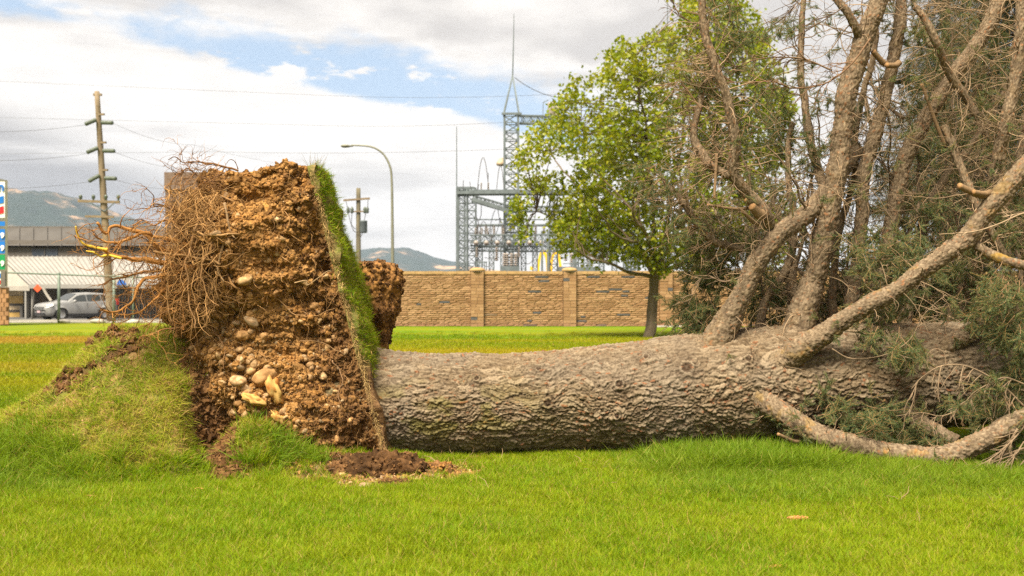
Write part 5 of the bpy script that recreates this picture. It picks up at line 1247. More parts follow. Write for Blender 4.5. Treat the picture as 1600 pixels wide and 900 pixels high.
# ------------------------------------------------------------------ dark spruces standing behind on the right
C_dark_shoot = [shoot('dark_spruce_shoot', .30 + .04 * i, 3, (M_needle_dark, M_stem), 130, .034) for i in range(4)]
def stand_spruce(px, Y, label, h, tiers, rmax, zlo, ppx):
    B_ = P(px, 500, Y); B_[2] = 0; tr_ = thing('standing_spruce', B_, label, 'tree', 'spruces standing behind the fallen one')
    V, Fs = tubes(np.array([B_ + (0, 0, z) for z in np.linspace(-.1, h, 14)]), np.linspace(.26, .03, 14), 14)
    put('trunk', V, Fs, M_mbark, tr_, {'col': np.tile((.07, .05, .035), (len(V), 1))})
    pts, dr, wood = [], [], []
    for k in range(tiers):
        z = zlo + (h - zlo) * (k / tiers) ** 1.1; rr_ = rmax * (1 - (z - zlo) / (h - zlo)) ** .8 + .15; nb = 9
        for j in range(nb):
            a = j / nb * 2 * PI + k * 1.3 + rng.random() * .5; l_ = rr_ * rng.uniform(.65, 1.1); u = np.linspace(0, 1, 10)[:, None]
            dv = np.array((math.cos(a), math.sin(a), 0)); c_ = B_ + (0, 0, z) + dv * l_ * u + np.array((0, 0, 1)) * (-.35 * l_ * u + .22 * l_ * u ** 2)
            wood.append(c_)
            m_ = int(l_ * 20); i = rng.integers(2, 10, m_); pts.append(c_[i] + rng.normal(size=(m_, 3)) * (.10, .10, .05)); dr.append(dv * .5 + rdir(m_) * .6 + (0, 0, -.75))
    wood = np.array(wood); V, Fs = tubes(wood, np.full((len(wood), 1), .02) * np.linspace(1, .3, 10)[None], 4, False)
    o = put('branches', V, Fs, M_mbark, tr_, {'col': np.tile((.07, .05, .035), (len(V), 1))}); o['kind'] = 'stuff'
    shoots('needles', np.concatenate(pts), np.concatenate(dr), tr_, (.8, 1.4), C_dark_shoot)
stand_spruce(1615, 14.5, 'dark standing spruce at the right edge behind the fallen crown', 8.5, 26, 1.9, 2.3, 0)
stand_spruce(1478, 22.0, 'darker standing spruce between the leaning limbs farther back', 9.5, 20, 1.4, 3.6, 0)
# ------------------------------------------------------------------ substation behind the wall
M_steel = plain('galvanised_steel', (.135, .16, .165), .6, .3, .2, 2, .3)
M_por = plain('porcelain', (.27, .23, .20), .4, 0, .2, 4, .5)
M_wire = plain('wire', (.13, .13, .135), .5, .3, .1, 2)
SY = 75.0
sub = thing('substation', (P(780, 500, SY)[0], SY, 0), 'steel lattice substation frame with a spired mast behind the block wall', 'substation')
def S(px, py, dy=0): return P(px, py, SY + dy)
def lattice(m, a, b, w, n, r=.05, up=(0, 1, 0), rb=None):
    a, b = np.array(a, float), np.array(b, float); d_ = nrm(b - a); x = nrm(np.cross(d_, up)); y = np.cross(x, d_); rb = rb or r * .6; w2 = w if np.isscalar(w) else None
    wa, wb = (w, w) if w2 else w
    cor = [(sx, sy) for sx, sy in ((-1, -1), (1, -1), (1, 1), (-1, 1))]
    pt = lambda u, c_: a + (b - a) * u + (x * c_[0] + y * c_[1]) * lerp(wa, wb, u) / 2
    for c_ in cor: m.bar(pt(0, c_), pt(1, c_), r)
    for i in range(n):
        u0, u1 = i / n, (i + 1) / n
        for k in range(4):
            c0, c1 = cor[k], cor[(k + 1) % 4]
            if (i + k) % 2: c0, c1 = c1, c0
            m.bar(pt(u0, c0), pt(u1, c1), rb); m.bar(pt(u1, cor[k]), pt(u1, cor[(k + 1) % 4]), rb)
def ground_z(p): p = np.array(p); p[2] = 0; return p
# mast, spire and lightning rod
m = MB(); lattice(m, ground_z(S(799, 400)), S(799, 180), 1.0, 24, .16, rb=.07); m.put('mast', M_steel, sub)
m = MB(); top = S(801, 118); 
for sx in (-1, 1):
    for sy in (-1, 1): m.bar(S(799, 180) + (sx * .58, sy * .58, 0), top, .10)
m.bar(S(788, 178), S(812, 178), .12); m.bar(S(799, 180) + (-.7, -.6, 0), S(799, 180) + (.75, -.6, 0), .16); m.put('spire', M_steel, sub)
m = MB(); m.tube([top, S(802.5, 60), S(803, 22)], [.05, .035, .02], 6); m.put('lightning_rod', M_steel, sub)
# columns at the left bay
for px, dy in ((723, -1.5), (737, 1.5), (720, 6)):
    m = MB(); lattice(m, ground_z(S(px, 400, dy)), S(px, 294, dy), .62, 17, .11, rb=.05); m.put('column', M_steel, sub)
for px, dy in ((796, 6), (865, 5), (985, -1.5), (992, 4)):
    m = MB(); lattice(m, ground_z(S(px, 400, dy)), S(px, 300 if px < 900 else 372, dy), .6, 17, .10, rb=.05); m.put('column', M_steel, sub)
for px in (847, 856):
    m = MB(); m.bar(ground_z(S(px, 400, -6)), S(px, 361, -6), .13); m.put('post', M_steel, sub)
# beams
for a, b_, w_, n, dy in (((714, 301), (905, 301), .30, 22, -1.5), ((738, 310), (800, 328), .45, 10, 1.5), ((800, 328), (905, 325), .35, 14, 1.5), ((812, 187), (905, 189), .55, 16, 0), ((714, 296), (741, 296), .3, 4, 6),
                         ((735, 373), (1000, 371), .50, 36, -1.5), ((735, 388), (1000, 390), .40, 36, 2.5)):
    m = MB(); lattice(m, S(a[0], a[1], dy), S(b_[0], b_[1], dy), w_, n, .095, (0, 0, 1), .05); m.put('beam', M_steel, sub)
m = MB(); m.bar(S(714, 301, -1.9), S(905, 299, -1.9), .20, .22); m.put('beam', M_steel, sub)
m = MB(); m.bar(S(738, 311, -2), S(795, 330, -2), .22, .26); m.put('beam', M_steel, sub)
# insulators: ribbed stacks, one object each
def insul_mesh(h, r, n=7):
    pr = [(r * .35, 0)]
    for i in range(n): z = h * i / n; pr += [(r * .4, z + .01), (r, z + h / n * .35), (r * .9, z + h / n * .5), (r * .4, z + h / n * .75)]
    pr += [(r * .35, h), (0, h)]; m = MB().lathe(pr, (0, 0, 0), 10); me = m.mesh('insulator', True); me.materials.append(M_por); return me
IM = insul_mesh(1.0, .16); IMb = insul_mesh(.7, .24, 4)
def hang(px, py, dy, s_=1.0, up=True, me=None, rot=(0, 0, 0), par=None):
    par = par or sub; o = bpy.data.objects.new('insulator', me or IM); SC.collection.objects.link(o); o.parent = par; o.location = S(px, py, dy) - ORG[par.name]; o.scale = (s_,) * 3
    o.rotation_euler = rot if up else (PI, 0, 0)
for i, px in enumerate((744, 760, 777, 795, 812, 828, 846, 886, 905, 930, 955)): hang(px, 380, -2.4, .75, True, IMb, (PI / 2, 0, 0))
for i, px in enumerate((745, 776, 811, 884, 909, 948, 975)): hang(px, 386, -1.6, .75 + .25 * (i % 2), False)
for px in (743, 753, 762, 772, 787, 811, 830, 870, 893, 915): hang(px, 368, -1.5, .55)
for px in (788, 792, 799, 806, 893, 921, 898): hang(px, 418, -4, 1.0)
for px in (752, 763, 840, 830): hang(px, 296, -1.5, .5)
m = MB(); m.box(S(783, 432, -4), S(812, 416, -5.2)); m.put('equipment_cabinet', M_steel, sub)
m = MB()
for px in (745, 749, 753, 757, 760): m.bar(S(px, 430, -4), S(px, 408, -4), .07)
m.bar(S(744, 410, -4), S(761, 410, -4), .08); m.put('switch_rack', M_steel, sub)
m = MB(); m.box(S(872, 440, -4), S(935, 417, -5)); m.put('equipment_cabinet', M_steel, sub)
m = MB()
for px in (893, 900, 897, 921, 924): m.bar(S(px, 418, -4.5), S(px, 404 + (px % 3) * 3, -4.5), .11)
m.bar(S(880, 412, -4.5), S(936, 411, -4.5), .06); m.put('switch_rack', M_steel, sub)
for i, px in enumerate((750, 768, 786, 818, 836, 900, 915, 940, 960, 978)):
    m = MB(); lattice(m, ground_z(S(px, 400, 8)), S(px, 378 + (i * 7) % 14, 8), .38, 12, .08, rb=.045); m.put('column', M_steel, sub); hang(px, 378 + (i * 7) % 14, 8, .9)
m = MB(); lattice(m, S(742, 382, 8), S(1000, 380, 8), .4, 40, .09, (0, 0, 1), .05); m.put('beam', M_steel, sub)
m = MB(); m.tube([S(741, 352, 7), S(905, 352, 7)], .10, 6); m.tube([S(741, 343, 7), S(905, 343, 7)], .05, 6); m.put('busbar', M_steel, sub)
for px in range(746, 900, 13): hang(px, 352, 7, .8, False)
# surge arresters and lamp on the upper beam / mast
for px, y0, y1, r in ((862, 187, 159, .30), (870, 187, 165, .20)):
    m = MB(); m.lathe([(r * .5, 0), (r, .1), (r, (y0 - y1) / F * SY - .1), (r * .4, (y0 - y1) / F * SY), (0, (y0 - y1) / F * SY)], S(px, y0, 0), 12); m.put('surge_arrester', M_por, sub, True)
m = MB(); m.bar(S(848, 187), S(849, 160), .05); m.bar(S(849, 160), S(857, 156), .05); m.bar(S(870, 187), S(884, 207), .12); m.bar(S(874, 187), S(874, 205), .2); m.put('bracket', M_steel, sub)
m = MB(); m.tube([S(793, 248), S(786, 247), S(783, 250)], .05, 6); m.lathe([(.0, .45), (.12, .4), (.30, .12), (.34, 0), (.30, -.12), (0, -.2)], S(782.5, 256), 12); m.put('floodlight', plain('lamp_housing', (.42, .33, .22), .5), sub, True)
def loop(m, a, b, sag, r=.025, n=12, dy=0): 
    u = np.linspace(0, 1, n)[:, None]; A, B = np.array(S(*a, dy)), np.array(S(*b, dy)); c_ = A + (B - A) * u; c_[:, 2] -= (sag * 4 * u * (1 - u))[:, 0]; m.tube(c_, r, 4)
m = MB()
for a, b, s_ in (((746, 296), (764, 300), -2.4), ((776, 296), (788, 300), -1.8), ((742, 330), (752, 334), .6), ((752, 313), (752, 335), 0), ((745, 372), (752, 350), .4), ((752, 350), (764, 368), -.5), ((764, 366), (774, 328), -.3), ((774, 345), (790, 362), -.4), ((778, 328), (785, 352), .3),
                 ((745, 340), (757, 360), .3), ((757, 360), (770, 350), .8), ((745, 398), (778, 396), .9), ((812, 396), (838, 394), .8), ((838, 394), (835, 386), 0), ((757, 402), (780, 402), .1), ((884, 386), (909, 386), .6), ((909, 396), (948, 392), .6), ((745, 405), (745, 420), 0), ((768, 372), (766, 352), .2),
                 ((840, 300), (830, 365), .6), ((815, 330), (828, 372), .4), ((748, 348), (742, 372), .2), ((782, 340), (770, 372), .3), ((724, 296), (724, 282), 0), ((736, 296), (734, 284), 0), ((746, 300), (748, 288), 0), ((762, 298), (763, 270), 0), ((804, 121), (884, 153), .35)): loop(m, a, b, s_, dy=-1.5)
o = m.put('jumper_cables', M_wire, sub); 
m = MB(); m.tube([S(713.5, 300, -1.5), S(713.5, 198, -1.5)], [.045, .03], 6); m.put('lightning_rod', M_steel, sub)
# thin rod far right of the mast top
base_rod = MB().tube([ground_z(P(1043, 500, 80)), P(1043, 60, 80), P(1043, 2, 80)], [.10, .05, .03], 6).thing('antenna_mast', M_steel, 'thin grey mast rising above the maple crown', 'mast')

# yellow double-arch sign beyond the substation
AY = 118.0
arch = thing('arch_sign', (P(858, 500, AY)[0], AY, 0), 'yellow double-arch sign seen between the substation posts', 'sign')
M_yel = plain('yellow_plastic', (.72, .42, .015), .45, 0, .06, 1)
M_dkp = plain('dark_pole', (.12, .12, .12), .6)
def A_(px, py): return P(px, py, AY)
for c0 in (848.5, 868.5):
    u = np.linspace(-1, 1, 33); outer = [A_(c0 + 9.9 * v_, 391 + 46 * (1 - math.sqrt(max(0, 1 - abs(v_) ** 2.5)))) for v_ in u]; inner = [A_(c0 + 5.9 * v_, 397 + 41 * (1 - math.sqrt(max(0, 1 - abs(v_) ** 2.5)))) for v_ in u]
    m = MB(); n = len(u); A0 = np.array(outer + inner); dv = np.array((0, .5, 0)); i = np.arange(n - 1)
    m.add(np.concatenate((A0, A0 + dv)), [np.concatenate((np.stack((i, i + 1, n + i + 1, n + i), 1), np.stack((i, i + 1, n + i + 1, n + i), 1)[:, ::-1] + 2 * n, np.stack((i, i + 2 * n, i + 1 + 2 * n, i + 1), 1), np.stack((n + i, n + i + 1, 3 * n + i + 1, 3 * n + i), 1)))])
    m.put('arch', M_yel, arch)
for px in (831, 876):
    MB().box(A_(px - 2.7, 422), A_(px + 2.7, 416.5) + (0, .5, 0)).put('lamp_box', M_yel, arch)
MB().box(A_(826, 445), A_(882, 424) + (0, .3, 0)).put('sign_panel', M_dkp, arch)
for px in (838, 870): MB().bar(ground_z(A_(px, 480)), A_(px, 444), .35).put('pole', M_dkp, arch)

# ------------------------------------------------------------------ poles, wires and the street lamp
M_arm = plain('crossarm_wood', (.20, .15, .09), .9, 0, .2, 4); M_wood = colmat('pole_wood', .9, 12, .25, .4, .01, .1); M_glassg = plain('insulator_glaze', (.10, .12, .09), .4, 0, .2, 5, .5)
def pole(a, b, r0, r1, par, name='pole', col=(.22, .17, .11)):
    c_ = np.linspace(a, b, 16); V, Fs = tubes(c_, np.linspace(r0, r1, 16), 14); cv = np.array(col) * (1 + .25 * fbm(V * (6, 6, .6), 3, 801))[:, None]; put(name, V, Fs, M_wood, par, {'col': np.clip(cv, 0, 1)})
PY = 56.5
p0 = P(174, 503.6, PY); p0[2] = 0
up1 = thing('utility_pole', p0, 'tall leaning wooden power pole with paired insulator strings on the left', 'utility pole')
pole(p0, P(151.5, 143, PY), .24, .13, up1)
def U(px, py, dy=0): return P(px, py, PY + dy)
def pole_x(py): return 151.5 + (py - 143) / (503 - 143) * 22.5
def strain(m, a, b, r=.16, n=7):
    a, b = np.array(a), np.array(b)
    for i in range(n): u = (i + .5) / n; c_ = a + (b - a) * u; d_ = nrm(b - a) * .045; m.tube([c_ - d_, c_ - d_ * .2, c_ + d_ * .6, c_ + d_], [r * .4, r, r, r * .4], 9)
    m.tube([a, b], .03, 5)
MB().bar(U(146, 148), U(159, 148), .12).put('crossarm', M_arm, up1); 
for py in (191, 235, 278):
    x = pole_x(py)
    for s_, ex, ey in ((-1, -22, 5 if py > 250 else 3), (1, 22, 1)):
        m = MB(); strain(m, U(x + s_ * 4.5, py - (4 if s_ < 0 else -.5), -.2), U(x + ex * .95, py + ey, -.6), .115, 12); m.put('insulator', M_glassg, up1, True)
    MB().bar(U(x, py - 12, -.1), U(x + 8.5, py - 12.5, -.2), .10).put('bracket', M_arm, up1)
x = pole_x(316)
MB().bar(U(122, 314, -.2), U(187, 316, -.2), .11, .14).put('crossarm', M_arm, up1); MB().bar(U(133, 338, -.2), U(178, 339, -.2), .09, .12).put('crossarm', M_arm, up1)
m = MB(); m.bar(U(140, 316, -.25), U(x + 1, 330, -.2), .05); m.bar(U(180, 316, -.25), U(x + 1, 330, -.2), .05); m.put('brace', M_steel, up1)
for px in (126, 146, 165.5, 185):
    m = MB(); m.lathe([(.05, 0), (.05, .12), (.10, .15), (.09, .22), (.11, .25), (.06, .34), (0, .35)], U(px, 314, -.2), 10); m.put('pin_insulator', M_glassg, up1, True)
# second pole with its transformer
Q0 = P(560, 485, 92); Q0[2] = 0
up2 = thing('utility_pole', Q0, 'far power pole with a crossarm and grey transformer can left of the street lamp', 'utility pole')
def U2(px, py, dy=0): return P(px, py, 92 + dy)
pole(Q0, U2(560, 294), .25, .19, up2, col=(.16, .14, .09))
MB().bar(U2(536.5, 313, -.25), U2(578, 310, -.25), .17, .17).put('crossarm', M_arm, up2); m = MB(); m.bar(U2(543, 331, -.25), U2(575, 330, -.25), .12); m.put('crossarm', M_arm, up2)
m = MB(); m.lathe([(0, -1.0), (.30, -1.0), (.34, -.9), (.34, .0), (.36, .03), (.30, .12), (0, .15)], U2(568, 346.5, -.3), 16); m.put('transformer', M_steel, up2, True)
for px in (544, 550, 570, 574):
    m = MB(); m.lathe([(.06, -.25), (.17, -.15), (.12, 0), (.17, .1), (.06, .35), (0, .35)], U2(px, 329, -.3), 8); m.put('insulator', M_glassg, up2, True)
m = MB()
for a, b, s_ in (((544, 331), (559, 361), 2.0), ((550, 331), (549, 350), 0), ((549, 350), (559, 357), .5), ((572, 331), (568, 346), .3), ((541, 315), (544, 328), .2), ((575, 312), (574, 328), .2), ((568, 358), (562, 372), .4)):
    u = np.linspace(0, 1, 10)[:, None]; A, B = U2(*a, -.4), U2(*b, -.4); c_ = A + (B - A) * u; c_[:, 2] -= (s_ * 4 * u * (1 - u))[:, 0] * .35; m.tube(c_, .03, 4)
m.put('cable', M_wire, up2)
# street lamp
L0 = P(613.5, 490, 72); L0[2] = 0
lamp = thing('street_lamp', L0, 'tall grey street lamp with a curved arm reaching left', 'street lamp')
def UL(px, py): return P(px, py, 72)
c_ = catmull([L0 + (0, 0, -.1), UL(613.5, 430), UL(613, 340), UL(612, 280), UL(609, 259), UL(600, 242), UL(587, 232), UL(572, 228), UL(549, 227)], 70)
M_pole = plain('lamp_post_paint', (.20, .20, .14), .5, .2, .12, 2)
m = MB(); m.tube(c_, np.linspace(.14, .055, 70), 12); m.put('post', M_pole, lamp, True)
m = MB(); c0 = UL(542, 228); prof = [(-.42, .05, .04), (-.36, .17, .09), (-.15, .24, .13), (.10, .20, .11), (.22, .10, .07), (.42, .07, .06)]
ring_ = [];  th_ = np.arange(12) / 12 * 2 * PI
for dx, wy, hz in prof: ring_.append(np.stack((np.full(12, c0[0] + dx), c0[1] + wy * np.cos(th_), c0[2] + hz * np.sin(th_) * np.where(np.sin(th_) > 0, .8, 1.1)), 1))
V = np.concatenate(ring_); m.add(V, [grid_faces(12, 6, True), np.arange(12)[None], (60 + np.arange(12))[None]]); m.put('lamp_head', M_pole, lamp, True)
# overhead wires
def wire(pts, label, r=.028, sag=.0):
    r = r * .36
    A = [np.array(p_) for p_ in pts]; m = MB()
    for a, b in zip(A[:-1], A[1:]):
        u = np.linspace(0, 1, 24)[:, None]; c_ = a + (b - a) * u; c_[:, 2] -= (sag * 4 * u * (1 - u))[:, 0]; m.tube(c_, r, 4)
    return m.thing('overhead_wire', M_wire, label, 'wire', 'overhead wires')
wire([P(-700, 90, 150), P(530, 150, 85), P(892, 146, 74)], 'topmost thin wire crossing the blue sky towards the mast', .030, .2)
wire([P(-700, 160, 150), P(470, 195, 88), P(790, 191, 75)], 'middle thin wire ending at the mast below the spire', .030, .2)
wire([P(-700, 240, 150), P(340, 237, 95), P(790, 233, 75)], 'lowest thin wire crossing the white cloud to the mast', .032, .2)
for py, yl, yr, lb in ((191, 203, 226, 'topmost'), (236, 247, 262, 'middle'), (280, 284, 292, 'lowest')):
    wire([P(-300, py - 10, 40), U(pole_x(py) - 21, py + 4, -.6)], lb + ' wire from the leaning pole to the left edge', .022, .5)
    wire([U(pole_x(py) + 21, py + 1, -.6), P(300, yr, 75), P(520, yr + 40, 120)], lb + ' wire running right from the leaning pole behind the roots', .022, .3)

# ------------------------------------------------------------------ road side on the left: pavement, kerb, car park
M_asph = plain('asphalt', (.085, .082, .08), .95, 0, .15, .6); M_pave = plain('pavement_concrete', (.36, .33, .29), .9, 0, .1, .5)
tag(put('car_park', np.array([(-60, 57.4, .012), (30, 57.4, .012), (30, 96, .012), (-60, 96, .012)]), np.array([[0, 1, 2, 3]]), M_asph), kind='structure')
m = MB(); 
for i in range(40): m.box((-60 + i * 2.2, 55.2, -.05), (-60 + i * 2.2 + 2.17, 56.7, .06 + .004 * rng.random()))
tag(m.put('pavement', M_pave), kind='structure')
tag(MB().box((-60, 57.1, -.05), (28, 57.4, .13)).put('kerb', M_pave), kind='structure')
# low planting and pale rocks at the foot of the fence
for px, py, w_, lb in ((152, 502.5, .26, 'pale rock at the kerb in front of the silver car'), (208, 507, .22, 'pale rock by the kerb under the roots'), (101, 500.5, .2, 'small pale rock at the kerb by the fence post')):
    V = lump(int(px), IV2, .3, (w_ * 1.6, w_, w_ * .5), 1.2); base_put('pale_rock', V + P(px, 503, 54.4) * (1, 1, 0) + (0, 0, .1), IT2, plain('pale_rock', (.42, .39, .34), .9), lb, 'rock')

# fence with chain link
FY = 54.6; fx = lambda px: (px - 800) / F * FY
fence = thing('chain_link_fence', (fx(100), FY, 0), 'tall chain-link fence with slim grey green posts in front of the car', 'fence')
M_fpost = plain('fence_post', (.17, .21, .17), .6, .2, .15, 3)
def fh(px): return CAMH + (HOR - (425 + (px - 0) * .035)) / F * FY
px = -80
posts = [-166, -80, 6, 92, 178, 208, 264, 350, 436]
for p_ in posts:
    m = MB(); w_ = .075 if p_ in (92, 178) else .05
    if p_ == 6: continue
    m.tube([(fx(p_), FY, -.1), (fx(p_), FY, fh(p_))], w_, 10); m.lathe([(w_ * 1.2, 0), (w_ * 1.15, .05), (0, .1)], (fx(p_), FY, fh(p_)), 10); m.put('fence_post', M_fpost, fence, True)
m = MB(); m.tube([(fx(-166), FY, fh(-166) - .02), (fx(436), FY, fh(436) - .02)], .045, 8); m.put('top_rail', M_fpost, fence, True)
A_l = []; x = fx(-166)
while x < fx(436) + 2.6:
    H_ = 2.45; x0, x1 = x, x - H_; A_l.append(((x0, FY, .03), (x1, FY, .03 + H_))); A_l.append(((x1, FY + .004, .03), (x0, FY + .004, .03 + H_))); x += .16
Pt = np.array(A_l); V, Fs = tubes(Pt, np.full(Pt.shape[:2], .0018), 3, False); o = put('chain_link', V, Fs, M_wire, fence); o['kind'] = 'stuff'

# ------------------------------------------------------------------ the silver car
def car(loc, yaw):
    c = thing('silver_car', loc, 'silver grey crossover car parked behind the fence at the left', 'car'); c.rotation_euler = (0, 0, yaw)
    M_pt = plain('car_paint', (.34, .34, .335), .3, .35, .04, 1, .6); M_gl = plain('car_glass', (.030, .036, .036), .08, 0, .05, 1, .9); M_bk = plain('car_plastic', (.03, .03, .032), .6); M_ty = plain('tyre_rubber', (.022, .022, .022), .8)
    M_rm = plain('alloy', (.50, .50, .50), .3, .7); M_lt = plain('lamp_glass', (.75, .75, .72), .15, 0, .05, 1, .8); M_rl = plain('tail_glass', (.45, .03, .02), .2); M_pl = plain('number_plate', (.55, .40, .42), .5)
    # stations along the length: x, half width at sill, half width at belt, z sill, z belt, z roof, half width roof
    st = [(-2.27, .60, .60, .42, .70, .72, .56), (-2.20, .74, .74, .30, .86, .89, .68), (-2.02, .86, .85, .24, .97, 1.00, .76), (-1.6, .90, .88, .22, 1.03, 1.07, .80), (-1.15, .91, .89, .22, 1.06, 1.12, .82), (-.95, .91, .89, .22, 1.07, 1.18, .80),
          (-.35, .91, .90, .22, 1.09, 1.56, .64), (-.1, .91, .90, .22, 1.09, 1.62, .62), (.6, .91, .90, .22, 1.11, 1.655, .62), (1.3, .91, .90, .23, 1.14, 1.62, .61), (1.75, .91, .89, .25, 1.18, 1.55, .60), (2.05, .87, .85, .30, 1.20, 1.42, .58), (2.22, .78, .77, .36, 1.12, 1.16, .62), (2.27, .70, .70, .42, .90, .94, .62)]
    xs = np.linspace(-2.27, 2.27, 70); sa = np.array(st); S_ = [np.interp(xs, sa[:, 0], sa[:, k]) for k in range(7)]
    V = []; K = 0
    for i, x in enumerate(xs):
        hs, hb, zs_, zb, zr, hr = [S_[k][i] for k in range(1, 7)]
        prof = [(0, zs_), (hs * .8, zs_), (hs * .97, zs_ + .08), (hs, zs_ + .22), (hb * 1.005, (zs_ + zb) / 2), (hb * .995, zb - .10), (hb * .96, zb), (lerp(hb * .94, hr, .5), lerp(zb, zr, .5)), (hr * 1.03, zr - .07), (hr * .9, zr - .015), (0, zr + .012)]
        full = prof + [(-y_, z_) for y_, z_ in prof[-2:0:-1]]; K = len(full)
        for y_, z_ in full:
            # wheel arches
            for wx in (-1.36, 1.30):
                d_ = math.hypot(x - wx, z_ - .34)
                if d_ < .42 and abs(y_) > .5 and z_ < .80: z_ = .34 + math.sqrt(max(0, .42 ** 2 - (x - wx) ** 2))
            V.append((x, y_, z_))
    m = MB(); m.add(V, [grid_faces(K, len(xs), True), np.arange(K)[None, ::-1], (np.arange(K) + K * (len(xs) - 1))[None]])
    def pc(name, mt, m_, smooth=False): 
        V_, F__ = m_.arrays(); me_ = mesh(name, V_, F__, smooth=smooth); o_ = link(name, me_, mt, c); return o_
    pc('body', M_pt, m, True)
    m = MB()
    def SS(x): return [np.interp(x, sa[:, 0], sa[:, k]) for k in range(1, 7)]
    # side glass, three panes each side; windscreen; rear window
    for s_ in (-1, 1):
        for x0, x1 in ((-.62, .18), (.24, 1.08), (1.14, 1.86)):
            m = MB(); ring_ = []
            for x in np.linspace(x0, x1, 8):
                hs, hb, zs_, zb, zr, hr = SS(x); zt = zr - .12; f_ = lambda z: lerp(hb * .965, hr * 1.045, max(0, (z - zb) / max(.05, zr - .07 - zb))) + .012
                z0 = zb + .03; z1 = max(z0 + .02, zt); ring_ += [(x, s_ * f_(z0), z0), (x, s_ * (f_((z0 + z1) / 2)), (z0 + z1) / 2), (x, s_ * f_(z1), z1)]
            V_ = np.array(ring_); Vb = V_ - (0, s_ * .02, 0); m.add(np.concatenate((V_, Vb)), [grid_faces(3, 8), grid_faces(3, 8)[:, ::-1] + 24]); pc('side_window', M_gl, m, True)
    for nm, x0, x1 in (('windscreen', -.96, -.32), ('rear_window', 1.98, 2.18)):
        m = MB(); ring_ = []
        for x in np.linspace(x0, x1, 6):
            hs, hb, zs_, zb, zr, hr = SS(x); ring_ += [(x, y_ * (hr * .92), zr + .028 - .02 * abs(y_)) for y_ in (-1, -.5, 0, .5, 1)]
        V_ = np.array(ring_); m.add(np.concatenate((V_, V_ - (0, 0, .03))), [grid_faces(5, 6), grid_faces(5, 6)[:, ::-1] + 30]); pc(nm, M_gl, m, True)
    for wx in (-1.36, 1.30):
        for s_ in (-1, 1):
            m = MB(); m.lathe([(.20, -.11), (.32, -.11), (.345, -.07), (.345, .07), (.32, .11), (.20, .11)], (wx, s_ * .80, .345), 28, axis=1); w_ = pc('wheel', M_ty, m, True)
            m = MB(); m.lathe([(0, .09 * s_), (.05, .10 * s_), (.20, .07 * s_), (.225, .115 * s_), (.235, .11 * s_), (.23, 0)], (wx, s_ * .80, .345), 24, axis=1)
            r_ = pc('rim', M_rm, m, True); r_.parent = w_
            for k in range(7):
                a = k * 2 * PI / 7; m.bar((wx, s_ * .905, .345), (wx + .21 * math.cos(a), s_ * .91, .345 + .21 * math.sin(a)), .045, .02, (0, 1, 0))
    m = MB(); m.box((-2.285, -.52, .60), (-2.24, .52, .80)); g = pc('grille', M_bk, m)
    for k in range(3): MB_ = MB().box((-2.30, -.50, .625 + k * .06), (-2.27, .50, .65 + k * .06)); s__ = pc('slat', M_rm, MB_); s__.parent = g
    m = MB(); m.box((-2.29, -.62, .30), (-2.20, .62, .46)); pc('bumper_intake', M_bk, m)
    for s_ in (-1, 1):
        m = MB(); m.prism([(-2.24, s_ * .56, .76), (-2.22, s_ * .72, .72), (-1.92, s_ * .90, .88), (-1.88, s_ * .86, .965), (-2.16, s_ * .66, .90)], (.0, s_ * .02, .012)); pc('headlight', M_lt, m)
        m = MB(); m.box((2.12, s_ * .66, .90), (2.27, s_ * .84, 1.30)); pc('tail_light', M_rl, m)
        m = MB(); m.lathe([(0, -.10), (.07, -.08), (.09, 0), (.07, .07), (0, .09)], (-.62, s_ * 1.02, 1.13), 10, axis=0); pc('mirror', M_pt, m, True)
        m = MB(); m.bar((-.95, s_ * .915, .30), (.95, s_ * .915, .30), .03, .16); pc('sill', M_bk, m)
        for x in (.21, 1.12): m = MB(); m.box((x - .008, s_ * .898, .42), (x + .008, s_ * .905, 1.04)); pc('door_gap', M_bk, m)
    m = MB(); m.box((-2.31, -.17, .46), (-2.285, .17, .58)); pc('number_plate', M_pl, m)
    return c
cy_ = 61.5; car((P(119.5, 500, cy_)[0], cy_, .02), math.radians(51))

# ------------------------------------------------------------------ shop buildings on the left
BY = 68.0
def B(px, py, dy=0): return P(px, py, BY + dy)
def gz(p, z=0): p = np.array(p); p[2] = z; return p
shop = thing('shop_building', (B(100, 500)[0], BY, 0), 'low shop with dark upper storey and white ribbed metal roof at left', 'building')
M_dark = plain('dark_roof_metal', (.085, .078, .07), .6, .2, .1, .6); M_dwall = plain('dark_cladding', (.125, .11, .095), .8, 0, .12, .5); M_white = plain('white_metal', (.30, .288, .265), .5, .1, .06, .8); M_wh2 = plain('white_painted_wall', (.38, .35, .30), .7, 0, .08, .6); M_gl2 = plain('window_glass', (.04, .05, .065), .15, 0, .1, 1, .8)
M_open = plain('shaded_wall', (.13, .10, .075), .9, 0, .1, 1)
# upper storey
MB().box(gz(B(-160, 480, 4), 0), B(330, 384, 12)).put('upper_wall', M_dwall, shop)
a, b_, c1, d1 = B(-165, 386, 3.7), B(335, 386, 3.7), B(335, 354, 6), B(-165, 354, 6)
m = MB(); m.prism([a, b_, b_ + (0, 0, .05), a + (0, 0, .05)], (0, 0, .05)); m.add(np.array([a, b_, c1, d1, a + (0, 6, 0), b_ + (0, 6, 0)]), [np.array([[0, 1, 2, 3]]), np.array([[0, 3, 4], [1, 5, 2]])]); m.add(np.array([d1, c1, c1 + (0, 6, 0), d1 + (0, 6, 0)]), np.array([[0, 1, 2, 3]])); m.put('upper_roof', M_dark, shop)
for i in range(24):
    u = i / 23; MB().bar(lerp(a, b_, u) + (0, -.02, .03), lerp(d1, c1, u) + (0, -.02, .03), .05, .09, (0, -1, .3)).put('roof_seam', M_dark, shop)
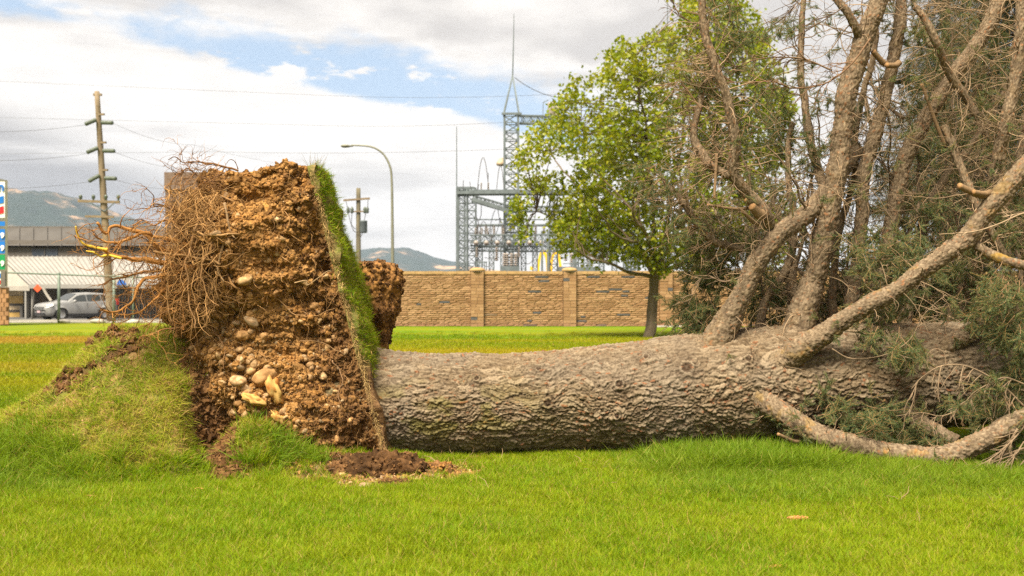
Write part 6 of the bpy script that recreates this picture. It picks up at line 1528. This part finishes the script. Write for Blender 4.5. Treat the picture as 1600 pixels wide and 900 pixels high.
m = MB(); m.bar(B(-165, 355.5, 5.9), B(335, 355.5, 5.9), .14, .16); m.put('ridge_flashing', M_dwall, shop)
m = MB(); w0 = B(50, 401, 3.95); w1 = B(90, 388, 3.95); m.box(w0, w1 + (0, .08, 0)); wnd = m.put('window', M_gl2, shop)
m = MB(); m.bar((w0[0], w0[1] - .03, w1[2]), (w1[0], w0[1] - .03, w1[2]), .08); m.bar((w0[0], w0[1] - .03, w0[2]), (w1[0], w0[1] - .03, w0[2]), .08); m.bar(((w0[0] + w1[0]) / 2, w0[1] - .03, w0[2]), ((w0[0] + w1[0]) / 2, w0[1] - .03, w1[2]), .07); m.put('frame', M_dark, wnd)
# ribbed lean-to roof, hipped at its left end: one object for every standing pan
tl, tr, br_, bl_ = B(-2, 401, 3.6), B(330, 401, 3.6), B(330, 447, -2.2), B(46, 447, -2.2)
npan = 44
def roofpt(u, v):           # v 0 top, 1 eave
    return lerp(lerp(tl, tr, u), lerp(bl_, br_, u), v)
for i in range(npan):
    u0, u1 = i / npan, (i + 1) / npan
    V_ = [roofpt(u0, 0), roofpt(u0 + .10 / npan, 0), roofpt(u1 - .10 / npan, 0), roofpt(u1, 0), roofpt(u1, 1), roofpt(u1 - .10 / npan, 1), roofpt(u0 + .10 / npan, 1), roofpt(u0, 1)]
    V_ = [np.array(v) for v in V_]
    for k in (0, 3, 4, 7): V_[k] = V_[k] + (0, -.03, .11)
    mm = MB(); mm.add(np.array(V_), np.array([[0, 1, 6, 7], [1, 2, 5, 6], [2, 3, 4, 5]])); mm.put('roof_panel', M_white, shop)
m = MB(); m.bar(bl_ + (0, -.05, -.02), br_ + (0, -.05, -.02), .14, .26); m.put('gutter', M_white, shop)
# gable end facing left and its blurry small openings
gl = B(-12, 447, 3); m = MB(); m.add(np.array([tl, bl_, gl, gl + (0, 0, -.3), bl_ + (0, 0, -.3)]), [np.array([[0, 1, 2]]), np.array([[2, 1, 4, 3]])]); m.put('gable', M_wh2, shop)
for px in (20, 31.5): MB().box(B(px - 3, 446, 1.2), B(px + 3, 438, 1.15)).put('vent', M_dwall, shop)
MB().box(gz(B(-165, 500, 4.2), 0), B(-12, 420, 5)).put('rear_wall', M_wh2, shop)
# wall under the roof, posts, doors
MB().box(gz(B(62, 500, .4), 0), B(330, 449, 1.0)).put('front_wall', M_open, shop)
for px, w_ in ((42, 3.6), (52, 3.2), (110, 4.8)):
    MB().box(gz(B(px - w_, 500, -.35 if px > 60 else -1.6), 0), B(px + w_, 448, -.05 if px > 60 else -1.2)).put('column', M_white, shop)
MB().box(gz(B(88, 500, .32), 0), B(104, 452, .3)).put('door', M_dark, shop); o = MB().box(B(118, 460, .32), B(131, 453, .3)).put('window', M_gl2, shop)
px = 181
while px < 330: MB().box(gz(B(px, 500, .1), 0), B(px + 3.4, 449.5, .25)).put('wall_board', M_white, shop); px += 4.4
m = MB(); m.box(B(180, 447, -2.45), B(201, 425, -2.4)); sgn = m.put('sign_board', M_wh2, shop); M_blue = plain('blue_paint', (.03, .14, .48), .5)
m = MB(); pts = [B(182.5, 445, -2.47), B(198, 445, -2.47), B(196, 441, -2.47), B(191, 437, -2.47), B(186, 437.5, -2.47), B(184, 441, -2.47)]; m.prism(pts, (0, -.02, 0)); m.put('emblem', M_blue, sgn)
# yellow poster boards seen past the sign post
M_ye = plain('yellow_print', (.62, .40, .12), .6, 0, .12, 1.5); M_tan = plain('tan_print', (.62, .48, .30), .6)
for y0, y1, mt in ((496, 488, M_ye), (484, 478, M_tan), (474, 462, M_ye), (461, 451, M_tan)): MB().box(B(13, y0, 3), B(37, y1, 3.1)).put('poster', mt, shop)
MB().box(B(13, 487, 2.95), B(37, 484.5, 3)).put('counter', M_dark, shop)
MB().bar(gz(B(34, 500, 1), 0), B(34, 478, 1), .18).thing('bin_post', M_dark, 'dark bollard left of the white columns', 'bollard')
# orange diamond sign and slanting pale boom
od = thing('warning_sign', gz(P(50, 500, 60)), 'orange diamond warning sign on a thin post by the shop', 'sign')
MB().bar(gz(P(50, 500, 60)), P(53, 457, 60), .07).put('post', M_dark, od); c0 = P(58.5, 450.5, 59.9); s_ = .24
MB().prism([c0 + (-s_, 0, 0), c0 + (0, 0, -s_), c0 + (s_, 0, 0), c0 + (0, 0, s_)], (0, .03, 0)).put('diamond_panel', plain('orange_print', (.78, .10, .03), .5, 0, .05), od)
tag(MB().tube(catmull([P(67, 449, 61), P(70, 455, 61), P(74, 462, 61), P(80, 470, 61)], 10), .08, 6).put('hanging_awning_arm', M_wh2, shop))
# brown block behind the root plate
brn = thing('brown_building', gz(P(330, 500, 63)), 'tall plain brown-clad building mostly hidden behind the roots', 'building')
M_brn = plain('brown_cladding', (.14, .092, .062), .8, 0, .12, .7)
MB().box(gz(P(258, 500, 62)), P(452, 294, 70)).put('wall', M_brn, brn)
m = MB(); m.box(P(256.5, 296, 61.9), P(454, 292, 70.2)); m.put('parapet', plain('parapet', (.16, .11, .08), .8), brn)
for k in range(9): MB().box(gz(P(258, 500, 61.95), .8 + k * .8), gz(P(452, 500, 61.97), .84 + k * .8)).put('cladding_joint', M_dark, brn)

# ------------------------------------------------------------------ fuel price sign at the left edge
GY_ = 50.0
def G(px, py, dy=0): return P(px, py, GY_ + dy)
fs = thing('fuel_sign', gz(G(-30, 500)), 'tall fuel station price sign on a brick base at the left edge', 'sign')
M_cab = plain('sign_cabinet', (.60, .56, .48), .5, .1, .06, 1); M_wf = plain('sign_white', (.74, .74, .72), .4, 0, .03, 1); M_bl = plain('sign_blue', (.015, .15, .50), .4, 0, .04, 1); M_rd = plain('sign_red', (.58, .025, .03), .4, 0, .04, 1); M_gr = plain('sign_green', (.01, .24, .08), .4, 0, .04, 1); M_lb = plain('sign_pale_blue', (.03, .30, .62), .4, 0, .04, 1)
MB().box(G(-76, 448), G(12, 282, .9)).put('cabinet', M_cab, fs)
def face(x0, x1, y0, y1, mt, name='panel', d=-.03): return MB().box(G(x0, y0, d), G(x1, y1, 0) + (0, -.001, 0)).put(name, mt, fs)
top_f = face(-72, 8, 340, 284, M_wf)
cx0 = -32
for (yt, mt) in ((308, M_bl), (324, M_rd)):      # two stacked chevrons
    h_ = 11; dp = 9
    pts = [G(cx0 - 38, yt - 2), G(cx0, yt - 2 + dp), G(cx0 + 38.5, yt - 2), G(cx0 + 38.5, yt - 2 + h_), G(cx0, yt - 2 + h_ + dp), G(cx0 - 38, yt - 2 + h_)]
    MB().prism([np.array(p_) + (0, -.06, 0) for p_ in (pts[0], pts[1], pts[4], pts[5])], (0, .028, 0)).put('chevron', mt, top_f); MB().prism([np.array(p_) + (0, -.06, 0) for p_ in (pts[1], pts[2], pts[3], pts[4])], (0, .028, 0)).put('chevron', mt, top_f)
def text(s, px, py, size, mt, par, name='lettering', d=-.07, bold=.0):
    cu = bpy.data.curves.new('txt', 'FONT'); cu.body = s; cu.size = size; cu.extrude = .008; cu.offset = bold; cu.align_x = 'RIGHT'
    to = bpy.data.objects.new('txt', cu); SC.collection.objects.link(to); bpy.context.view_layer.update()
    me = bpy.data.meshes.new_from_object(to); bpy.data.objects.remove(to); me.transform(__import__('mathutils').Matrix.Rotation(PI / 2, 4, 'X')); me.materials.clear()
    o_ = link(name, me, mt, par); o_.location = G(px, py, d) - ORG[par.name]; return o_
text('Chevron', 6.5, 298, .62, M_bl, top_f, bold=.02)
face(-72, 8, 353, 346, M_bl)
for (y0, y1, mt, pr) in ((376, 358, M_bl, '3.49'), (396, 377, M_bl, '3.69'), (421, 398, M_gr, '3.59')):
    f_ = face(-72, 8, y0, y1, mt, 'price_panel'); MB().box(G(-30, y0 - 2, -.06), G(6, y1 + 2, -.04)).put('price_plate', M_wf, f_) if False else text(pr + '⁹' if False else pr, -2, y0 - 3, .52, M_wf, f_, 'price', bold=.015)
    text('9', 6.4, y0 - (y0 - y1) * .25, .34, M_wf, f_, 'price', bold=.02)
f_ = face(-72, 1.5, 447, 424, M_wf, 'card_panel'); MB().box(G(-20, 434, -.06), G(1, 427, -.04)).put('card_stripe', M_bl, f_); MB().box(G(-20, 444, -.06), G(1, 438, -.04)).put('card_stripe', M_rd, f_)
MB().box(G(2.5, 447, -.02), G(10, 424, .1)).put('dark_panel', M_dwall, fs)
M_bs = plain('sign_base_brick', (.30, .16, .075), .85, 0, .2, 2)
m = MB().box(gz(G(-70, 500, .05)), G(14.5, 449, .9) ); m.put('base', M_bs, fs)
for r in range(8):
    for k in range(11):
        x0 = -70 + k * 7.7 + (r % 2) * 3.8
        if x0 + 7.4 > 15: continue
        MB().box(gz(G(x0, 500, 0), .06 + r * .215), gz(G(x0 + 7.3, 500, .06), .06 + r * .215 + .20)).put('brick', M_bs, fs)

# ------------------------------------------------------------------ mountains
def hill_fn(t, b):
    z = t.n('ShaderNodeSeparateXYZ', i_0=t.pos).outputs[2]; n = t.noise(t.scale(t.pos, (1, 1, 1.8)), .006, 5, .6); f_ = t.noise(t.pos, .03, 4, .6)
    c = t.mix(t.ramp(n, .48, .64), (.022, .036, .028), (.13, .10, .07)); c = t.mix(t.ramp(f_, .45, .7, 0, .6), c, (.03, .042, .032)); c = t.mix(t.ramp(n, .55, .66), c, (.42, .27, .16))
    t.set(b, 'Base Color', c); b.inputs['Roughness'].default_value = 1
M_hill = material('mountain_slope', hill_fn, .02)
def mountain(name, sky_, Y, depth, seed, rough_=1.0):
    xs = np.linspace(sky_[0][0], sky_[-1][0], 260); ys = np.interp(xs, [s[0] for s in sky_], [s[1] for s in sky_]); nd = 90; v = np.linspace(0, 1, nd)
    XX, VV = np.meshgrid((xs - 800) / F * Y, v, indexing='ij'); H = (CAMH + (HOR - ys) / F * Y)[:, None]
    prof = np.where(VV < .6, np.sin(VV / .6 * PI / 2) ** 1.3, 1 - ((VV - .6) / .4) ** 1.5); YYy = Y - depth * .6 + VV * depth
    q_ = np.stack((XX.ravel(), YYy.ravel(), 0 * XX.ravel()), 1); rg = 1 - np.abs(fbm(q_ / (Y * .07), 4, seed)).reshape(XX.shape)
    # near parts scale with distance so that the crest keeps its outline
    Zz = H * prof * (1 + (rg - .75) * .35 * rough_ * (1 - np.abs(VV - .6) / .6).clip(0, 1) * (1 - np.exp(-((VV - .6) / .12) ** 2))) - 2
    Zz = Zz + H * .012 * fbm(q_ / (Y * .006), 3, seed + 3).reshape(XX.shape) * prof
    V = np.stack((XX * (YYy / Y * .5 + .5), YYy, Zz), -1).reshape(-1, 3); o = put(name, V, grid_faces(nd, 260)[:, ::-1], M_hill); o['kind'] = 'structure'
mountain('mountain', [(-500, 420), (-300, 330), (-120, 300), (0, 297), (20, 297), (45, 302), (62, 306), (100, 306), (130, 311), (160, 322), (200, 338), (245, 352), (300, 372), (380, 400), (470, 430), (560, 462)], 2600, 1900, 901)
mountain('mountain', [(380, 440), (450, 420), (520, 408), (548, 398), (570, 390), (600, 388), (640, 389), (655, 392), (680, 402), (705, 408), (730, 413), (760, 422), (820, 440), (900, 462)], 3300, 1500, 911)
mountain('foothill', [(620, 462), (660, 428), (690, 417), (720, 414), (760, 420), (900, 430), (1100, 425), (1400, 430), (1700, 420), (2200, 462)], 3000, 700, 921)

# ------------------------------------------------------------------ haze
hz = MB().box((-3400, -60, -3.2), (3400, 4400, 420)).put('haze', None) if HAZE else None
if hz:
    hz['kind'] = 'stuff'; hm = bpy.data.materials.new('haze'); hm.use_nodes = True; t = NT(hm.node_tree)
    pv = t.n('ShaderNodeVolumePrincipled', i_Color=(.66, .79, 1.0, 1), i_Density=HAZE); t.n('ShaderNodeOutputMaterial', i_Volume=pv.outputs[0]); hz.data.materials.append(hm)
